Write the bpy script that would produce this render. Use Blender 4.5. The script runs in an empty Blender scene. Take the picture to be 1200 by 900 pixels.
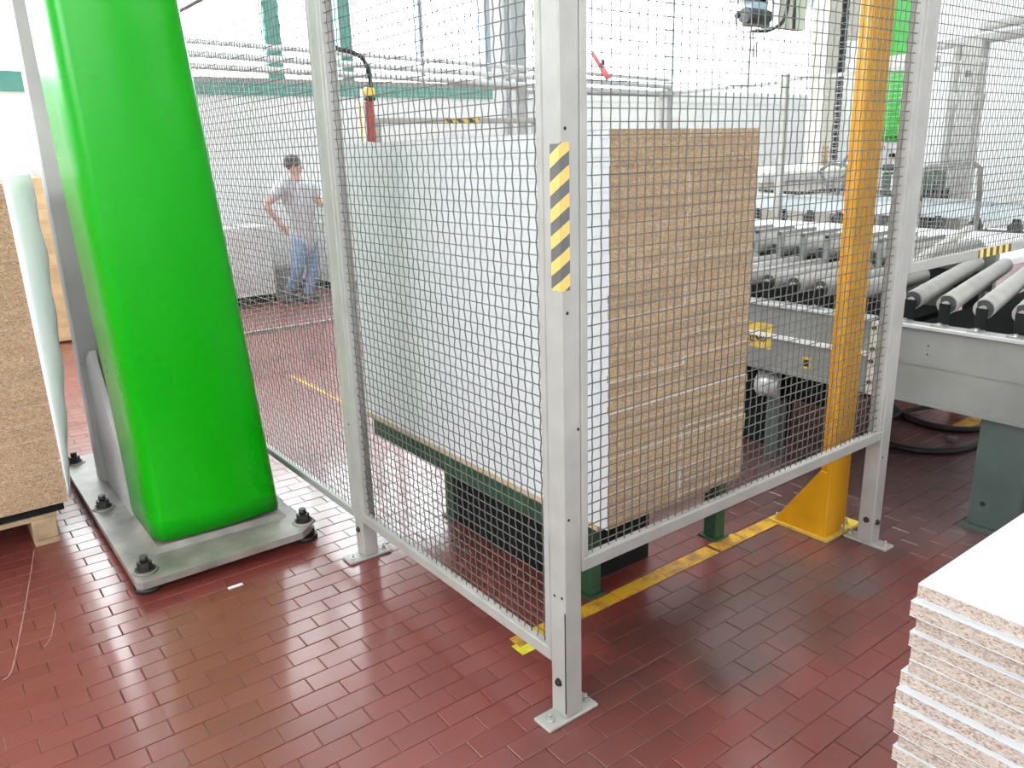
import bpy, math, random
from mathutils import Vector, Matrix, Quaternion
random.seed(7)
S = bpy.context.scene
C = S.collection
R = math.radians

# ------------------------------------------------------------------ camera
F_PX, PITCH, ROLL, YAW = 933.97, 0.2838, -0.0301, 0.9278
CAM = Vector((-1.3115, -1.5304, 1.65))
_fw = Vector((math.cos(PITCH)*math.cos(YAW), math.cos(PITCH)*math.sin(YAW), -math.sin(PITCH)))
_r0 = Vector((math.sin(YAW), -math.cos(YAW), 0)); _u0 = _r0.cross(_fw)
_r = math.cos(ROLL)*_r0 + math.sin(ROLL)*_u0
_u = -math.sin(ROLL)*_r0 + math.cos(ROLL)*_u0
cd = bpy.data.cameras.new('camera'); cam = bpy.data.objects.new('camera', cd); C.objects.link(cam)
cd.sensor_width = 36; cd.lens = F_PX/1200*36; cd.clip_start = .05; cd.clip_end = 200
M = Matrix((_r, _u, -_fw)).transposed().to_4x4(); M.translation = CAM
cam.matrix_world = M
S.camera = cam

def U(u, v, axis=2, val=0.0):
    """pixel -> point on the plane axis=val"""
    d = _fw*F_PX + _r*(u-600) - _u*(v-450)
    return CAM + d*((val-CAM[axis])/d[axis])

# ------------------------------------------------------------------ light
SKY = 16.0
w = bpy.data.worlds.new('World'); S.world = w; w.use_nodes = True
bg = w.node_tree.nodes['Background']; bg.inputs[0].default_value = (.94, .97, 1, 1); bg.inputs[1].default_value = SKY
S.view_settings.view_transform = 'Standard'; S.view_settings.look = 'None'
S.view_settings.gamma = 1; S.view_settings.use_curve_mapping = False
S.view_settings.exposure = -0.05
S.cycles.use_denoising = True
S.cycles.max_bounces = 8; S.cycles.transparent_max_bounces = 16
S.cycles.caustics_reflective = False; S.cycles.caustics_refractive = False
S.cycles.sample_clamp_indirect = 0

def portal(name, loc, rot, sx, sy):
    l = bpy.data.lights.new(name, 'AREA'); l.shape = 'RECTANGLE'; l.size = sx; l.size_y = sy
    l.cycles.is_portal = True
    o = bpy.data.objects.new(name, l); C.objects.link(o); o.location = loc; o.rotation_euler = rot
    return o

# ------------------------------------------------------------------ materials
def mat(name, col, rough=.5, metal=0., spec=.5, noise=0., nscale=8., bump=0., bscale=60., alpha=1., coat=0., vary=0.):
    m = bpy.data.materials.new(name); m.use_nodes = True
    nt = m.node_tree; b = nt.nodes['Principled BSDF']
    b.inputs['Base Color'].default_value = (*col, 1); b.inputs['Roughness'].default_value = rough
    b.inputs['Metallic'].default_value = metal; b.inputs['Specular IOR Level'].default_value = spec
    b.inputs['Coat Weight'].default_value = coat; b.inputs['Alpha'].default_value = alpha
    tc = nt.nodes.new('ShaderNodeNewGeometry')
    last = None
    if noise:
        n = nt.nodes.new('ShaderNodeTexNoise'); n.inputs['Scale'].default_value = nscale; n.inputs['Detail'].default_value = 5
        nt.links.new(tc.outputs['Position'], n.inputs['Vector'])
        r = nt.nodes.new('ShaderNodeMapRange'); r.inputs[1].default_value = .3; r.inputs[2].default_value = .7
        r.inputs[3].default_value = 1-noise; r.inputs[4].default_value = 1+noise
        nt.links.new(n.outputs['Fac'], r.inputs[0])
        h = nt.nodes.new('ShaderNodeHueSaturation'); h.inputs['Color'].default_value = (*col, 1)
        nt.links.new(r.outputs[0], h.inputs['Value']); last = h
        nt.links.new(h.outputs[0], b.inputs['Base Color'])
        rr = nt.nodes.new('ShaderNodeMapRange'); rr.inputs[3].default_value = max(.03, rough-.08); rr.inputs[4].default_value = min(1, rough+.1)
        nt.links.new(n.outputs['Fac'], rr.inputs[0]); nt.links.new(rr.outputs[0], b.inputs['Roughness'])
    if vary:
        oi = nt.nodes.new('ShaderNodeObjectInfo'); r = nt.nodes.new('ShaderNodeMapRange')
        r.inputs[3].default_value = 1-vary; r.inputs[4].default_value = 1+vary
        nt.links.new(oi.outputs['Random'], r.inputs[0])
        h = nt.nodes.new('ShaderNodeHueSaturation'); h.inputs['Color'].default_value = (*col, 1)
        if last: nt.links.new(last.outputs[0], h.inputs['Color'])
        nt.links.new(r.outputs[0], h.inputs['Value']); nt.links.new(h.outputs[0], b.inputs['Base Color'])
    if bump:
        n = nt.nodes.new('ShaderNodeTexNoise'); n.inputs['Scale'].default_value = bscale
        nt.links.new(tc.outputs['Position'], n.inputs['Vector'])
        bu = nt.nodes.new('ShaderNodeBump'); bu.inputs['Strength'].default_value = bump; bu.inputs['Distance'].default_value = .01
        nt.links.new(n.outputs['Fac'], bu.inputs['Height']); nt.links.new(bu.outputs[0], b.inputs['Normal'])
    return m

def chip_mat(name, base, light, dark, vary=.06, scale=330., stretch=(1, 1, 1.7)):
    m = bpy.data.materials.new(name); m.use_nodes = True; nt = m.node_tree; b = nt.nodes['Principled BSDF']
    b.inputs['Roughness'].default_value = .85; b.inputs['Specular IOR Level'].default_value = .2
    g = nt.nodes.new('ShaderNodeNewGeometry'); mp = nt.nodes.new('ShaderNodeMapping'); mp.inputs['Scale'].default_value = stretch
    nt.links.new(g.outputs['Position'], mp.inputs['Vector'])
    v = nt.nodes.new('ShaderNodeTexVoronoi'); v.inputs['Scale'].default_value = scale
    n = nt.nodes.new('ShaderNodeTexNoise'); n.inputs['Scale'].default_value = scale*.33; n.inputs['Detail'].default_value = 6; n.inputs['Roughness'].default_value = .75
    for x in (v, n): nt.links.new(mp.outputs[0], x.inputs['Vector'])
    rp = nt.nodes.new('ShaderNodeValToRGB'); e = rp.color_ramp.elements
    e[0].position = .0; e[0].color = (*dark, 1); e[1].position = 1; e[1].color = (*light, 1)
    for p, c in ((.16, dark), (.3, base), (.72, base)):
        k = e.new(p); k.color = (*c, 1)
    sp = nt.nodes.new('ShaderNodeSeparateColor'); nt.links.new(v.outputs['Color'], sp.inputs[0]); nt.links.new(sp.outputs[0], rp.inputs[0])
    mr = nt.nodes.new('ShaderNodeMapRange'); mr.inputs[1].default_value = .3; mr.inputs[2].default_value = .7; mr.inputs[3].default_value = .72; mr.inputs[4].default_value = 1.24
    nt.links.new(n.outputs['Fac'], mr.inputs[0])
    oi = nt.nodes.new('ShaderNodeObjectInfo'); r2 = nt.nodes.new('ShaderNodeMapRange'); r2.inputs[3].default_value = 1-vary; r2.inputs[4].default_value = 1+vary
    nt.links.new(oi.outputs['Random'], r2.inputs[0])
    mu = nt.nodes.new('ShaderNodeMath'); mu.operation = 'MULTIPLY'; nt.links.new(mr.outputs[0], mu.inputs[0]); nt.links.new(r2.outputs[0], mu.inputs[1])
    h = nt.nodes.new('ShaderNodeHueSaturation'); nt.links.new(rp.outputs[0], h.inputs['Color']); nt.links.new(mu.outputs[0], h.inputs['Value'])
    nt.links.new(h.outputs[0], b.inputs['Base Color'])
    bu = nt.nodes.new('ShaderNodeBump'); bu.inputs['Strength'].default_value = .35; bu.inputs['Distance'].default_value = .002
    nt.links.new(n.outputs['Fac'], bu.inputs['Height']); nt.links.new(bu.outputs[0], b.inputs['Normal'])
    return m

def stripe_mat(name, pitch, axis_vec, c1, c2, duty=.5):
    """hazard stripes: flat print across a tape, in object space"""
    m = bpy.data.materials.new(name); m.use_nodes = True; nt = m.node_tree; b = nt.nodes['Principled BSDF']
    b.inputs['Roughness'].default_value = .45
    tc = nt.nodes.new('ShaderNodeNewGeometry'); d = nt.nodes.new('ShaderNodeVectorMath'); d.operation = 'DOT_PRODUCT'; d.inputs[1].default_value = axis_vec
    nt.links.new(tc.outputs['Position'], d.inputs[0])
    q = nt.nodes.new('ShaderNodeMath'); q.operation = 'DIVIDE'; q.inputs[1].default_value = pitch; nt.links.new(d.outputs['Value'], q.inputs[0])
    f = nt.nodes.new('ShaderNodeMath'); f.operation = 'FRACT'; nt.links.new(q.outputs[0], f.inputs[0])
    l = nt.nodes.new('ShaderNodeMath'); l.operation = 'LESS_THAN'; l.inputs[1].default_value = duty; nt.links.new(f.outputs[0], l.inputs[0])
    mx = nt.nodes.new('ShaderNodeMix'); mx.data_type = 'RGBA'; mx.inputs[6].default_value = (*c1, 1); mx.inputs[7].default_value = (*c2, 1)
    nt.links.new(l.outputs[0], mx.inputs[0]); nt.links.new(mx.outputs[2], b.inputs['Base Color'])
    return m

TW, TL = .0833, .165          # tile pitch across (Y) and along (X)
TX0, TY0 = -1.0235, -.0435    # one joint crossing
def tile_shift(row): return TL*.5 if row % 2 else 0.

def floor_mat(name, mortar):
    m = bpy.data.materials.new(name); m.use_nodes = True; nt = m.node_tree; b = nt.nodes['Principled BSDF']
    L = nt.links.new; N = nt.nodes.new
    def math_(op, a, bb=None):
        n = N('ShaderNodeMath'); n.operation = op
        for i, x in enumerate((a, bb)):
            if x is None: continue
            if isinstance(x, (int, float)): n.inputs[i].default_value = x
            else: L(x, n.inputs[i])
        return n.outputs[0]
    def noise(scale, detail=5, rough=.55, vec=None):
        n = N('ShaderNodeTexNoise'); n.inputs['Scale'].default_value = scale; n.inputs['Detail'].default_value = detail; n.inputs['Roughness'].default_value = rough
        L(vec or g.outputs['Position'], n.inputs['Vector']); return n.outputs['Fac']
    def rng(x, a, bb, c=0., d=1.):
        n = N('ShaderNodeMapRange'); n.inputs[1].default_value = a; n.inputs[2].default_value = bb; n.inputs[3].default_value = c; n.inputs[4].default_value = d
        n.interpolation_type = 'SMOOTHSTEP'; L(x, n.inputs[0]); return n.outputs[0]
    def mix(fac, a, bb):
        n = N('ShaderNodeMix'); n.data_type = 'RGBA'
        for s, x in ((0, fac), (6, a), (7, bb)):
            if isinstance(x, tuple): n.inputs[s].default_value = (*x, 1)
            elif isinstance(x, (int, float)): n.inputs[s].default_value = x
            else: L(x, n.inputs[s])
        return n.outputs[2]
    g = N('ShaderNodeNewGeometry'); sx = N('ShaderNodeSeparateXYZ'); L(g.outputs['Position'], sx.inputs[0])
    X, Y = sx.outputs[0], sx.outputs[1]
    row = math_('FLOOR', math_('DIVIDE', math_('SUBTRACT', Y, TY0), TW))
    par = math_('MULTIPLY', math_('FLOORED_MODULO', row, 2.), TL*.5)
    col = math_('FLOOR', math_('DIVIDE', math_('SUBTRACT', math_('SUBTRACT', X, TX0), par), TL))
    cx = N('ShaderNodeCombineXYZ'); L(row, cx.inputs[0]); L(col, cx.inputs[1])
    wn = N('ShaderNodeTexWhiteNoise'); L(cx.outputs[0], wn.inputs['Vector'])
    rnd = wn.outputs['Value']
    c = mix(rnd, (.172, .033, .026), (.205, .043, .034))
    c = mix(rng(noise(1.1, 4), .5, .8, 0, .4), c, (.085, .032, .026))                     # old oily stains
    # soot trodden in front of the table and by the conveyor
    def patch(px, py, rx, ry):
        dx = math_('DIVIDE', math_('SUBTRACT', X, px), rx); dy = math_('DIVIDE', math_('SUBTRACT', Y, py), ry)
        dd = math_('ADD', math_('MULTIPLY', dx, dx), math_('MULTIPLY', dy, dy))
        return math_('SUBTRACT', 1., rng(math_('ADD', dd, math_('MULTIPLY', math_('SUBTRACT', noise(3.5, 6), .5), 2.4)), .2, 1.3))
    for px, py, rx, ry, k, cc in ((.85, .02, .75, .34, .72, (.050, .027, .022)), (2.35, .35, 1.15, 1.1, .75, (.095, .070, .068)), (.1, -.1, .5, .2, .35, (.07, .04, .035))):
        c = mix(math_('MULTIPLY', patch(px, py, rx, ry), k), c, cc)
    c = mix(rng(noise(38, 6, .7), .62, .82, 0, .10), c, (.36, .22, .19))                     # dusty scuffs
    c = mix(rng(noise(130, 3, .6), .70, .76, 0, .4), c, (.55, .5, .46))                    # crumbs
    if mortar:
        c = mix(rng(noise(1.6, 6, .7), .45, .66), (.05, .026, .024), (.36, .22, .19))
    L(c, b.inputs['Base Color'])
    ro = math_('ADD', rng(noise(2.2, 5), .3, .75, .30, .46), math_('MULTIPLY', rnd, .07))
    if mortar: b.inputs['Roughness'].default_value = .8
    else: L(ro, b.inputs['Roughness'])
    b.inputs['Specular IOR Level'].default_value = .2 if mortar else .55
    if not mortar:
        b.inputs['Coat Weight'].default_value = .5; b.inputs['Coat IOR'].default_value = 1.6; L(rng(noise(1.7, 5), .3, .75, .09, .24), b.inputs['Coat Roughness'])
    bu = N('ShaderNodeBump'); bu.inputs['Strength'].default_value = .03; bu.inputs['Distance'].default_value = .004
    L(noise(26, 4), bu.inputs['Height']); L(bu.outputs[0], b.inputs['Normal'])
    return m

MT = dict(
    tile=floor_mat('tile', False), mortar=floor_mat('mortar', True),
    wall=mat('wall_paint', (.80, .81, .81), .7, noise=.04, nscale=2),
    ceil=mat('ceiling_paint', (.72, .73, .73), .8),
    dark=mat('dark_skirting', (.05, .05, .05), .6),
    frame=mat('green_window_frame', (.09, .30, .25), .45, noise=.08),
    bluegrey=mat('bluegrey_frame', (.30, .40, .46), .45),
    column=mat('grey_pillar', (.34, .36, .37), .6, noise=.08),
    fence=mat('fence_paint', (.37, .36, .335), .42, noise=.09, nscale=9, bump=.05, bscale=40),
    wire=mat('galvanised_wire', (.14, .135, .127), .45, metal=.3),
    wwire=mat('white_wire', (.62, .63, .62), .5),
    bolt=mat('black_bolt', (.035, .032, .03), .4, metal=.4, noise=.2, nscale=60),
    zinc=mat('zinc_bolt', (.55, .54, .50), .35, metal=.7),
    hole=mat('black_hole', (.008, .008, .008), .9),
    plate=mat('base_plate_steel', (.235, .215, .19), .38, noise=.4, nscale=6, bump=.08, bscale=30),
    steel=mat('grey_beam_paint', (.42, .41, .39), .40, noise=.10, nscale=4),
    green=mat('green_sheath', (.0005, .34, .001), .28, spec=.34, noise=.03, nscale=1.6, bump=.015, bscale=5),
    dgreen=mat('green_table_paint', (.022, .075, .036), .5, noise=.3, nscale=14),
    yellow=mat('yellow_paint', (.70, .33, .006), .42, noise=.10, nscale=8),
    yplate=mat('worn_yellow_plate', (.78, .55, .10), .5, noise=.25, nscale=18),
    linep=mat('floor_line_paint', (.72, .42, .02), .55, noise=.35, nscale=16),
    liney=mat('floor_line_lime', (.66, .62, .03), .55, noise=.3, nscale=18),
    lam=mat('white_laminate', (.80, .82, .84), .38, vary=.015),
    lamedge=mat('white_edge_band', (.79, .81, .83), .42, vary=.02),
    rawboard=mat('raw_base_board', (.60, .45, .28), .8, noise=.1, nscale=30),
    chip=chip_mat('chipboard_tan', (.47, .335, .205), (.63, .48, .32), (.33, .215, .12), vary=.10, scale=260),
    chip_b=chip_mat('chipboard_brown', (.46, .30, .195), (.62, .45, .32), (.31, .18, .10), vary=.05, scale=220),
    chip_w=chip_mat('chipboard_pale', (.43, .35, .305), (.48, .42, .385), (.27, .19, .14), vary=.05, scale=430, stretch=(1, .6, 1.3)),
    film=mat('stretch_film', (.84, .87, .89), .22, spec=.6, coat=.4),
    wood=mat('pallet_wood', (.40, .28, .17), .8, noise=.25, nscale=20),
    pine=mat('pale_timber', (.74, .55, .31), .75, noise=.10, nscale=12, vary=.1),
    roller=mat('roller_rubber', (.33, .32, .295), .5, noise=.10, nscale=10),
    rend=mat('roller_end', (.045, .05, .048), .5),
    alu=mat('aluminium', (.60, .61, .61), .33, metal=.35, noise=.06, nscale=6),
    conv=mat('conveyor_paint', (.235, .238, .222), .45, noise=.10, nscale=5),
    convleg=mat('conveyor_leg_green', (.07, .10, .09), .5, noise=.15, nscale=8),
    under=mat('dark_machinery', (.012, .015, .014), .85, spec=.15, noise=.3, nscale=14),
    cable=mat('black_cable', (.015, .016, .015), .5),
    hose=mat('grey_hose', (.16, .16, .15), .5),
    beige=mat('beige_paint', (.62, .58, .52), .55, noise=.06),
    cream=mat('cream_bed', (.80, .77, .68), .5, noise=.05),
    pale=mat('pale_blue_beam', (.72, .78, .82), .4, noise=.05),
    red=mat('red_plastic', (.40, .035, .03), .4), pink=mat('faded_red', (.72, .16, .18), .4),
    yell2=mat('yellow_plastic', (.80, .60, .05), .4),
    whitep=mat('white_plastic', (.82, .82, .78), .4),
    black=mat('black_plastic', (.02, .02, .022), .45),
    blue=mat('pale_blue_housing', (.42, .55, .66), .4),
    card=mat('pink_cardboard', (.42, .28, .25), .85, noise=.1, nscale=30),
    hazard_post=stripe_mat('hazard_post', .0665, (-.62, .62, 1.), (.74, .50, .14), (.12, .12, .12), .5),
    hazard_rail=stripe_mat('hazard_rail', .062, (1., 0, .12), (.78, .58, .15), (.10, .065, .03), .5),
    hazard_far=stripe_mat('hazard_far', .11, (1., 0, .9), (.80, .52, .05), (.06, .05, .04), .5),
    skin=mat('skin', (.58, .34, .25), .55), hair=mat('dark_hair', (.035, .028, .025), .7, bump=.5, bscale=200),
    shirt=mat('grey_tshirt', (.50, .51, .54), .9, noise=.06, nscale=14), jeans=mat('blue_jeans', (.16, .25, .40), .9, noise=.2, nscale=18),
    shoe=mat('dark_shoe', (.05, .045, .045), .6), eye=mat('eye_white', (.8, .8, .8), .3), lip=mat('lips', (.45, .18, .16), .5),
    greybox=mat('grey_bin', (.30, .31, .30), .6),
    outside=mat('pale_yard', (.75, .77, .75), .9),
    wornlam=mat('scratched_laminate', (.56, .59, .61), .7, spec=.15, noise=.02, nscale=12),
)
def worn(m, paint, under, scale, lo, hi):
    nt = m.node_tree; b = nt.nodes['Principled BSDF']; g = nt.nodes.new('ShaderNodeNewGeometry'); n = nt.nodes.new('ShaderNodeTexNoise')
    n.inputs['Scale'].default_value = scale; n.inputs['Detail'].default_value = 8; n.inputs['Roughness'].default_value = .7
    nt.links.new(g.outputs['Position'], n.inputs['Vector'])
    r = nt.nodes.new('ShaderNodeMapRange'); r.inputs[1].default_value = lo; r.inputs[2].default_value = hi; nt.links.new(n.outputs['Fac'], r.inputs[0])
    x = nt.nodes.new('ShaderNodeMix'); x.data_type = 'RGBA'; x.inputs[6].default_value = (*paint, 1); x.inputs[7].default_value = (*under, 1)
    nt.links.new(r.outputs[0], x.inputs[0]); nt.links.new(x.outputs[2], b.inputs['Base Color'])
worn(MT['linep'], (.66, .36, .02), (.19, .075, .04), 9., .46, .66)
worn(MT['yplate'], (.74, .50, .08), (.40, .26, .06), 24., .5, .7)
# window glass: mostly clear, a little reflective
gm = bpy.data.materials.new('window_glass'); gm.use_nodes = True; nt = gm.node_tree; nt.nodes.clear()
_o = nt.nodes.new('ShaderNodeOutputMaterial'); _t = nt.nodes.new('ShaderNodeBsdfTransparent'); _g = nt.nodes.new('ShaderNodeBsdfGlossy'); _m = nt.nodes.new('ShaderNodeMixShader')
_t.inputs[0].default_value = (.95, .98, .97, 1); _g.inputs['Roughness'].default_value = .05; _m.inputs[0].default_value = .06
nt.links.new(_t.outputs[0], _m.inputs[1]); nt.links.new(_g.outputs[0], _m.inputs[2]); nt.links.new(_m.outputs[0], _o.inputs[0])
MT['glass'] = gm

# ------------------------------------------------------------------ mesh helpers
OFF = {}
class MB:
    def __init__(s): s.v = []; s.f = []; s.m = []; s.sm = []
    def add(s, vs, fs, mi=0, smooth=False):
        n = len(s.v); s.v += [Vector(p) for p in vs]
        for f in fs: s.f.append([i+n for i in f]); s.m.append(mi); s.sm.append(smooth)
        return s
    def box(s, a, b, mi=0, mis=None):
        x0, y0, z0 = (min(a[i], b[i]) for i in range(3)); x1, y1, z1 = (max(a[i], b[i]) for i in range(3))
        vs = [(x0,y0,z0),(x1,y0,z0),(x1,y1,z0),(x0,y1,z0),(x0,y0,z1),(x1,y0,z1),(x1,y1,z1),(x0,y1,z1)]
        fs = [(0,3,2,1),(4,5,6,7),(0,1,5,4),(1,2,6,5),(2,3,7,6),(3,0,4,7)]   # -z +z -y +x +y -x
        for k, f in enumerate(fs): s.add([vs[i] for i in f], [(0,1,2,3)], mis[k] if mis else mi)
        return s
    def bbox(s, a, b, c=.004, mi=0):
        """box with chamfered vertical and horizontal edges"""
        x0, y0, z0 = (min(a[i], b[i]) for i in range(3)); x1, y1, z1 = (max(a[i], b[i]) for i in range(3))
        c = min(c, (x1-x0)*.45, (y1-y0)*.45, (z1-z0)*.45)
        def ring(d, z): 
            X0, X1, Y0, Y1 = x0+d, x1-d, y0+d, y1-d; k = c if d == 0 else c*.6
            return [(X0+k,Y0,z),(X1-k,Y0,z),(X1,Y0+k,z),(X1,Y1-k,z),(X1-k,Y1,z),(X0+k,Y1,z),(X0,Y1-k,z),(X0,Y0+k,z)]
        rs = [ring(c, z0), ring(0, z0+c), ring(0, z1-c), ring(c, z1)]
        return s.loft(rs, mi=mi)
    def loft(s, rings, mi=0, cap=True, smooth=False, closed=True):
        n = len(rings[0]); vs = [p for r in rings for p in r]; fs = []
        for k in range(len(rings)-1):
            for i in range(n if closed else n-1):
                j = (i+1) % n; fs.append((k*n+i, k*n+j, (k+1)*n+j, (k+1)*n+i))
        s.add(vs, fs, mi, smooth)
        if cap:
            b0 = len(s.v)-len(vs)
            s.f.append([b0+i for i in reversed(range(n))]); s.f.append([b0+(len(rings)-1)*n+i for i in range(n)])
            s.m += [mi, mi]; s.sm += [False, False]
        return s
    def cyl(s, a, b, r, n=12, r2=None, mi=0, smooth=True):
        a = Vector(a); b = Vector(b); d = (b-a).normalized(); t = d.orthogonal().normalized(); q = d.cross(t)
        r2 = r if r2 is None else r2
        rg = lambda p, rr: [p + (t*math.cos(2*math.pi*i/n)+q*math.sin(2*math.pi*i/n))*rr for i in range(n)]
        return s.loft([rg(a, r), rg(b, r2)], mi=mi, smooth=smooth)
    def tube(s, path, r, n=8, mi=0, cap=True):
        P = [Vector(p) for p in path]; rings = []; t = None
        for i, p in enumerate(P):
            d = (P[min(i+1, len(P)-1)]-P[max(i-1, 0)]).normalized()
            t = d.orthogonal().normalized() if t is None else (t-d*t.dot(d)).normalized()
            q = d.cross(t); rr = r[i] if isinstance(r, (list, tuple)) else r
            rings.append([p+(t*math.cos(2*math.pi*k/n)+q*math.sin(2*math.pi*k/n))*rr for k in range(n)])
        return s.loft(rings, mi=mi, smooth=True, cap=cap)
    def sphere(s, c, rx, ry=None, rz=None, n=12, m=8, mi=0):
        ry = rx if ry is None else ry; rz = rx if rz is None else rz; c = Vector(c); rings = []
        for k in range(m+1):
            a = -math.pi/2+math.pi*k/m; e = max(.02, math.cos(a))
            rings.append([c+Vector((rx*e*math.cos(2*math.pi*i/n), ry*e*math.sin(2*math.pi*i/n), rz*math.sin(a))) for i in range(n)])
        return s.loft(rings, mi=mi, smooth=True)
    def prism(s, poly, a0, a1, axis, mi=0):
        """poly in the two remaining axes (in xyz order), extruded along axis"""
        def P(p, t):
            q = list(p); q.insert(axis, t); return q
        return s.loft([[P(p, a0) for p in poly], [P(p, a1) for p in poly]], mi=mi)
    def mesh(s, name, off=Vector((0, 0, 0))):
        me = bpy.data.meshes.new(name); me.from_pydata([tuple(p-off) for p in s.v], [], s.f)
        me.polygons.foreach_set('material_index', s.m); me.polygons.foreach_set('use_smooth', s.sm)
        me.update(); return me
    def build(s, name, mats, parent=None, base=None, recalc=True):
        off = OFF.get(parent.name, Vector()) if parent else (Vector(base) if base else Vector())
        me = s.mesh(name, off)
        for m in (mats if isinstance(mats, (list, tuple)) else [mats]): me.materials.append(MT[m])
        if recalc:
            import bmesh
            bm = bmesh.new(); bm.from_mesh(me); bmesh.ops.recalc_face_normals(bm, faces=bm.faces); bm.to_mesh(me); bm.free()
        o = bpy.data.objects.new(name, me); C.objects.link(o)
        if parent: o.parent = parent
        else: o.location = off
        OFF[o.name] = off
        return o

def tag(o, label=None, cat=None, group=None, kind=None):
    if label: o['label'] = label
    if cat: o['category'] = cat
    if group: o['group'] = group
    if kind: o['kind'] = kind
    return o
def thing(name, loc, label, cat, group=None):
    o = bpy.data.objects.new(name, None); C.objects.link(o); o.location = loc; o.empty_display_size = .1
    OFF[o.name] = Vector(loc); return tag(o, label, cat, group)
def link_copy(src, parent, loc):
    o = src.copy(); C.objects.link(o); o.parent = parent; o.location = loc; return o
def smooth_path(pts, n=6):
    P = [Vector(p) for p in pts]; out = []
    for i in range(len(P)-1):
        p0 = P[max(i-1, 0)]; p1 = P[i]; p2 = P[i+1]; p3 = P[min(i+2, len(P)-1)]
        for k in range(n):
            t = k/n
            out.append(.5*((2*p1)+(p2-p0)*t+(2*p0-5*p1+4*p2-p3)*t*t+(3*p1-p0-3*p2+p3)*t**3))
    out.append(P[-1]); return out

# ------------------------------------------------------------------ the hall
WY = 8.45                      # back wall plane
XL, XR, YF, ZC = -7., 15., -9., 7.0
fl = MB().box((XL, YF, -.2), (XR, WY+.3, -.0035)).build('floor', 'mortar'); tag(fl, 'worn dark red clay tile floor of the hall', kind='structure')

# tiles: the 300 that show largest as pieces of their own, the others joined
gap = .0011
def tile_mb(x0, y0, jx=0, z=0.):
    b = .0022; a = MB()
    X0, X1, Y0, Y1 = x0+gap, x0+TL-gap, y0+gap, y0+TW-gap
    lo = [(X0,Y0,-.0035),(X1,Y0,-.0035),(X1,Y1,-.0035),(X0,Y1,-.0035)]
    mid = [(X0,Y0,z-.0012),(X1,Y0,z-.0012),(X1,Y1,z-.0012),(X0,Y1,z-.0012)]
    hi = [(X0+b,Y0+b,z),(X1-b,Y0+b,z),(X1-b,Y1-b,z),(X0+b,Y1-b,z)]
    return lo, mid, hi
def px_of(p):
    d = Vector(p)-CAM; z = d.dot(_fw)
    if z < .2: return None
    return (600+F_PX*d.dot(_r)/z, 450-F_PX*d.dot(_u)/z, z)
cells = []
for row in range(-110, 150):
    y = TY0+row*TW
    if not (YF < y < WY-.1): continue
    for col in range(-40, 95):
        x = TX0+tile_shift(row)+col*TL
        if not (XL < x < XR): continue
        p = px_of((x+TL/2, y+TW/2, 0))
        if p is None or p[2] > 11: continue
        if -130 < p[0] < 1330 and 150 < p[1] < 1010: cells.append((p[2], x, y, p))
cells.sort(key=lambda c: c[0])
def hidden(p):                  # behind the near stack, the green column or the left stack
    u, v = p[0], p[1]
    if not (0 < u < 1200 and 0 < v < 900): return True
    if u > 1050 and v > 683+(u-1076)*-.69 and u > 1076-(v-683)*.129: return True
    if u < 85 and v < 590: return True
    if 95 < u < 335 and v < 640 and v < 690-(u-160)*.34: return True
    return False
vis = [c for c in cells if not hidden(c[3])][:300]
visset = {(c[1], c[2]) for c in vis}
tm = MB(); lo, mid, hi = tile_mb(-TL/2, -TW/2); tm.loft([lo, mid, hi]); tile_me = tm.mesh('tile'); tile_me.materials.append(MT['tile'])
for _, x, y, p in vis:
    o = bpy.data.objects.new('tile', tile_me); C.objects.link(o); o.parent = fl
    o.location = (x+TL/2, y+TW/2, random.uniform(-.0006, .0006)); o.rotation_euler = (random.gauss(0, .0022), random.gauss(0, .0016), 0)
vs, fs = [], []
for _, x, y, p in cells:
    if (x, y) in visset: continue
    lo, mid, hi = tile_mb(x, y, z=random.uniform(-.0006, .0006)); n = len(vs); vs += mid+hi
    fs += [(n+4, n+5, n+6, n+7)] + [(n+i, n+(i+1) % 4, n+4+(i+1) % 4, n+4+i) for i in range(4)]
me = bpy.data.meshes.new('tile'); me.from_pydata(vs, [], fs); me.materials.append(MT['tile'])
o = bpy.data.objects.new('tile', me); C.objects.link(o); o.parent = fl; o['kind'] = 'stuff'

def wall_with_holes(name, axis, pos, thick, u0, u1, z0, z1, holes, matn):
    """wall in the plane axis=pos, holes = list of (ua, ub, za, zb)"""
    us = sorted({u0, u1, *[h[0] for h in holes], *[h[1] for h in holes]}); zs = sorted({z0, z1, *[h[2] for h in holes], *[h[3] for h in holes]})
    b = MB()
    for i in range(len(us)-1):
        for k in range(len(zs)-1):
            cu, cz = (us[i]+us[i+1])/2, (zs[k]+zs[k+1])/2
            if any(h[0] < cu < h[1] and h[2] < cz < h[3] for h in holes): continue
            if axis == 1: b.box((us[i], pos, zs[k]), (us[i+1], pos+thick, zs[k+1]))
            elif axis == 0: b.box((pos, us[i], zs[k]), (pos+thick, us[i+1], zs[k+1]))
            else: b.box((us[i], zs[k], pos), (us[i+1], zs[k+1], pos+thick))
    return tag(b.build(name, matn, recalc=False), kind='structure')

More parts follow.
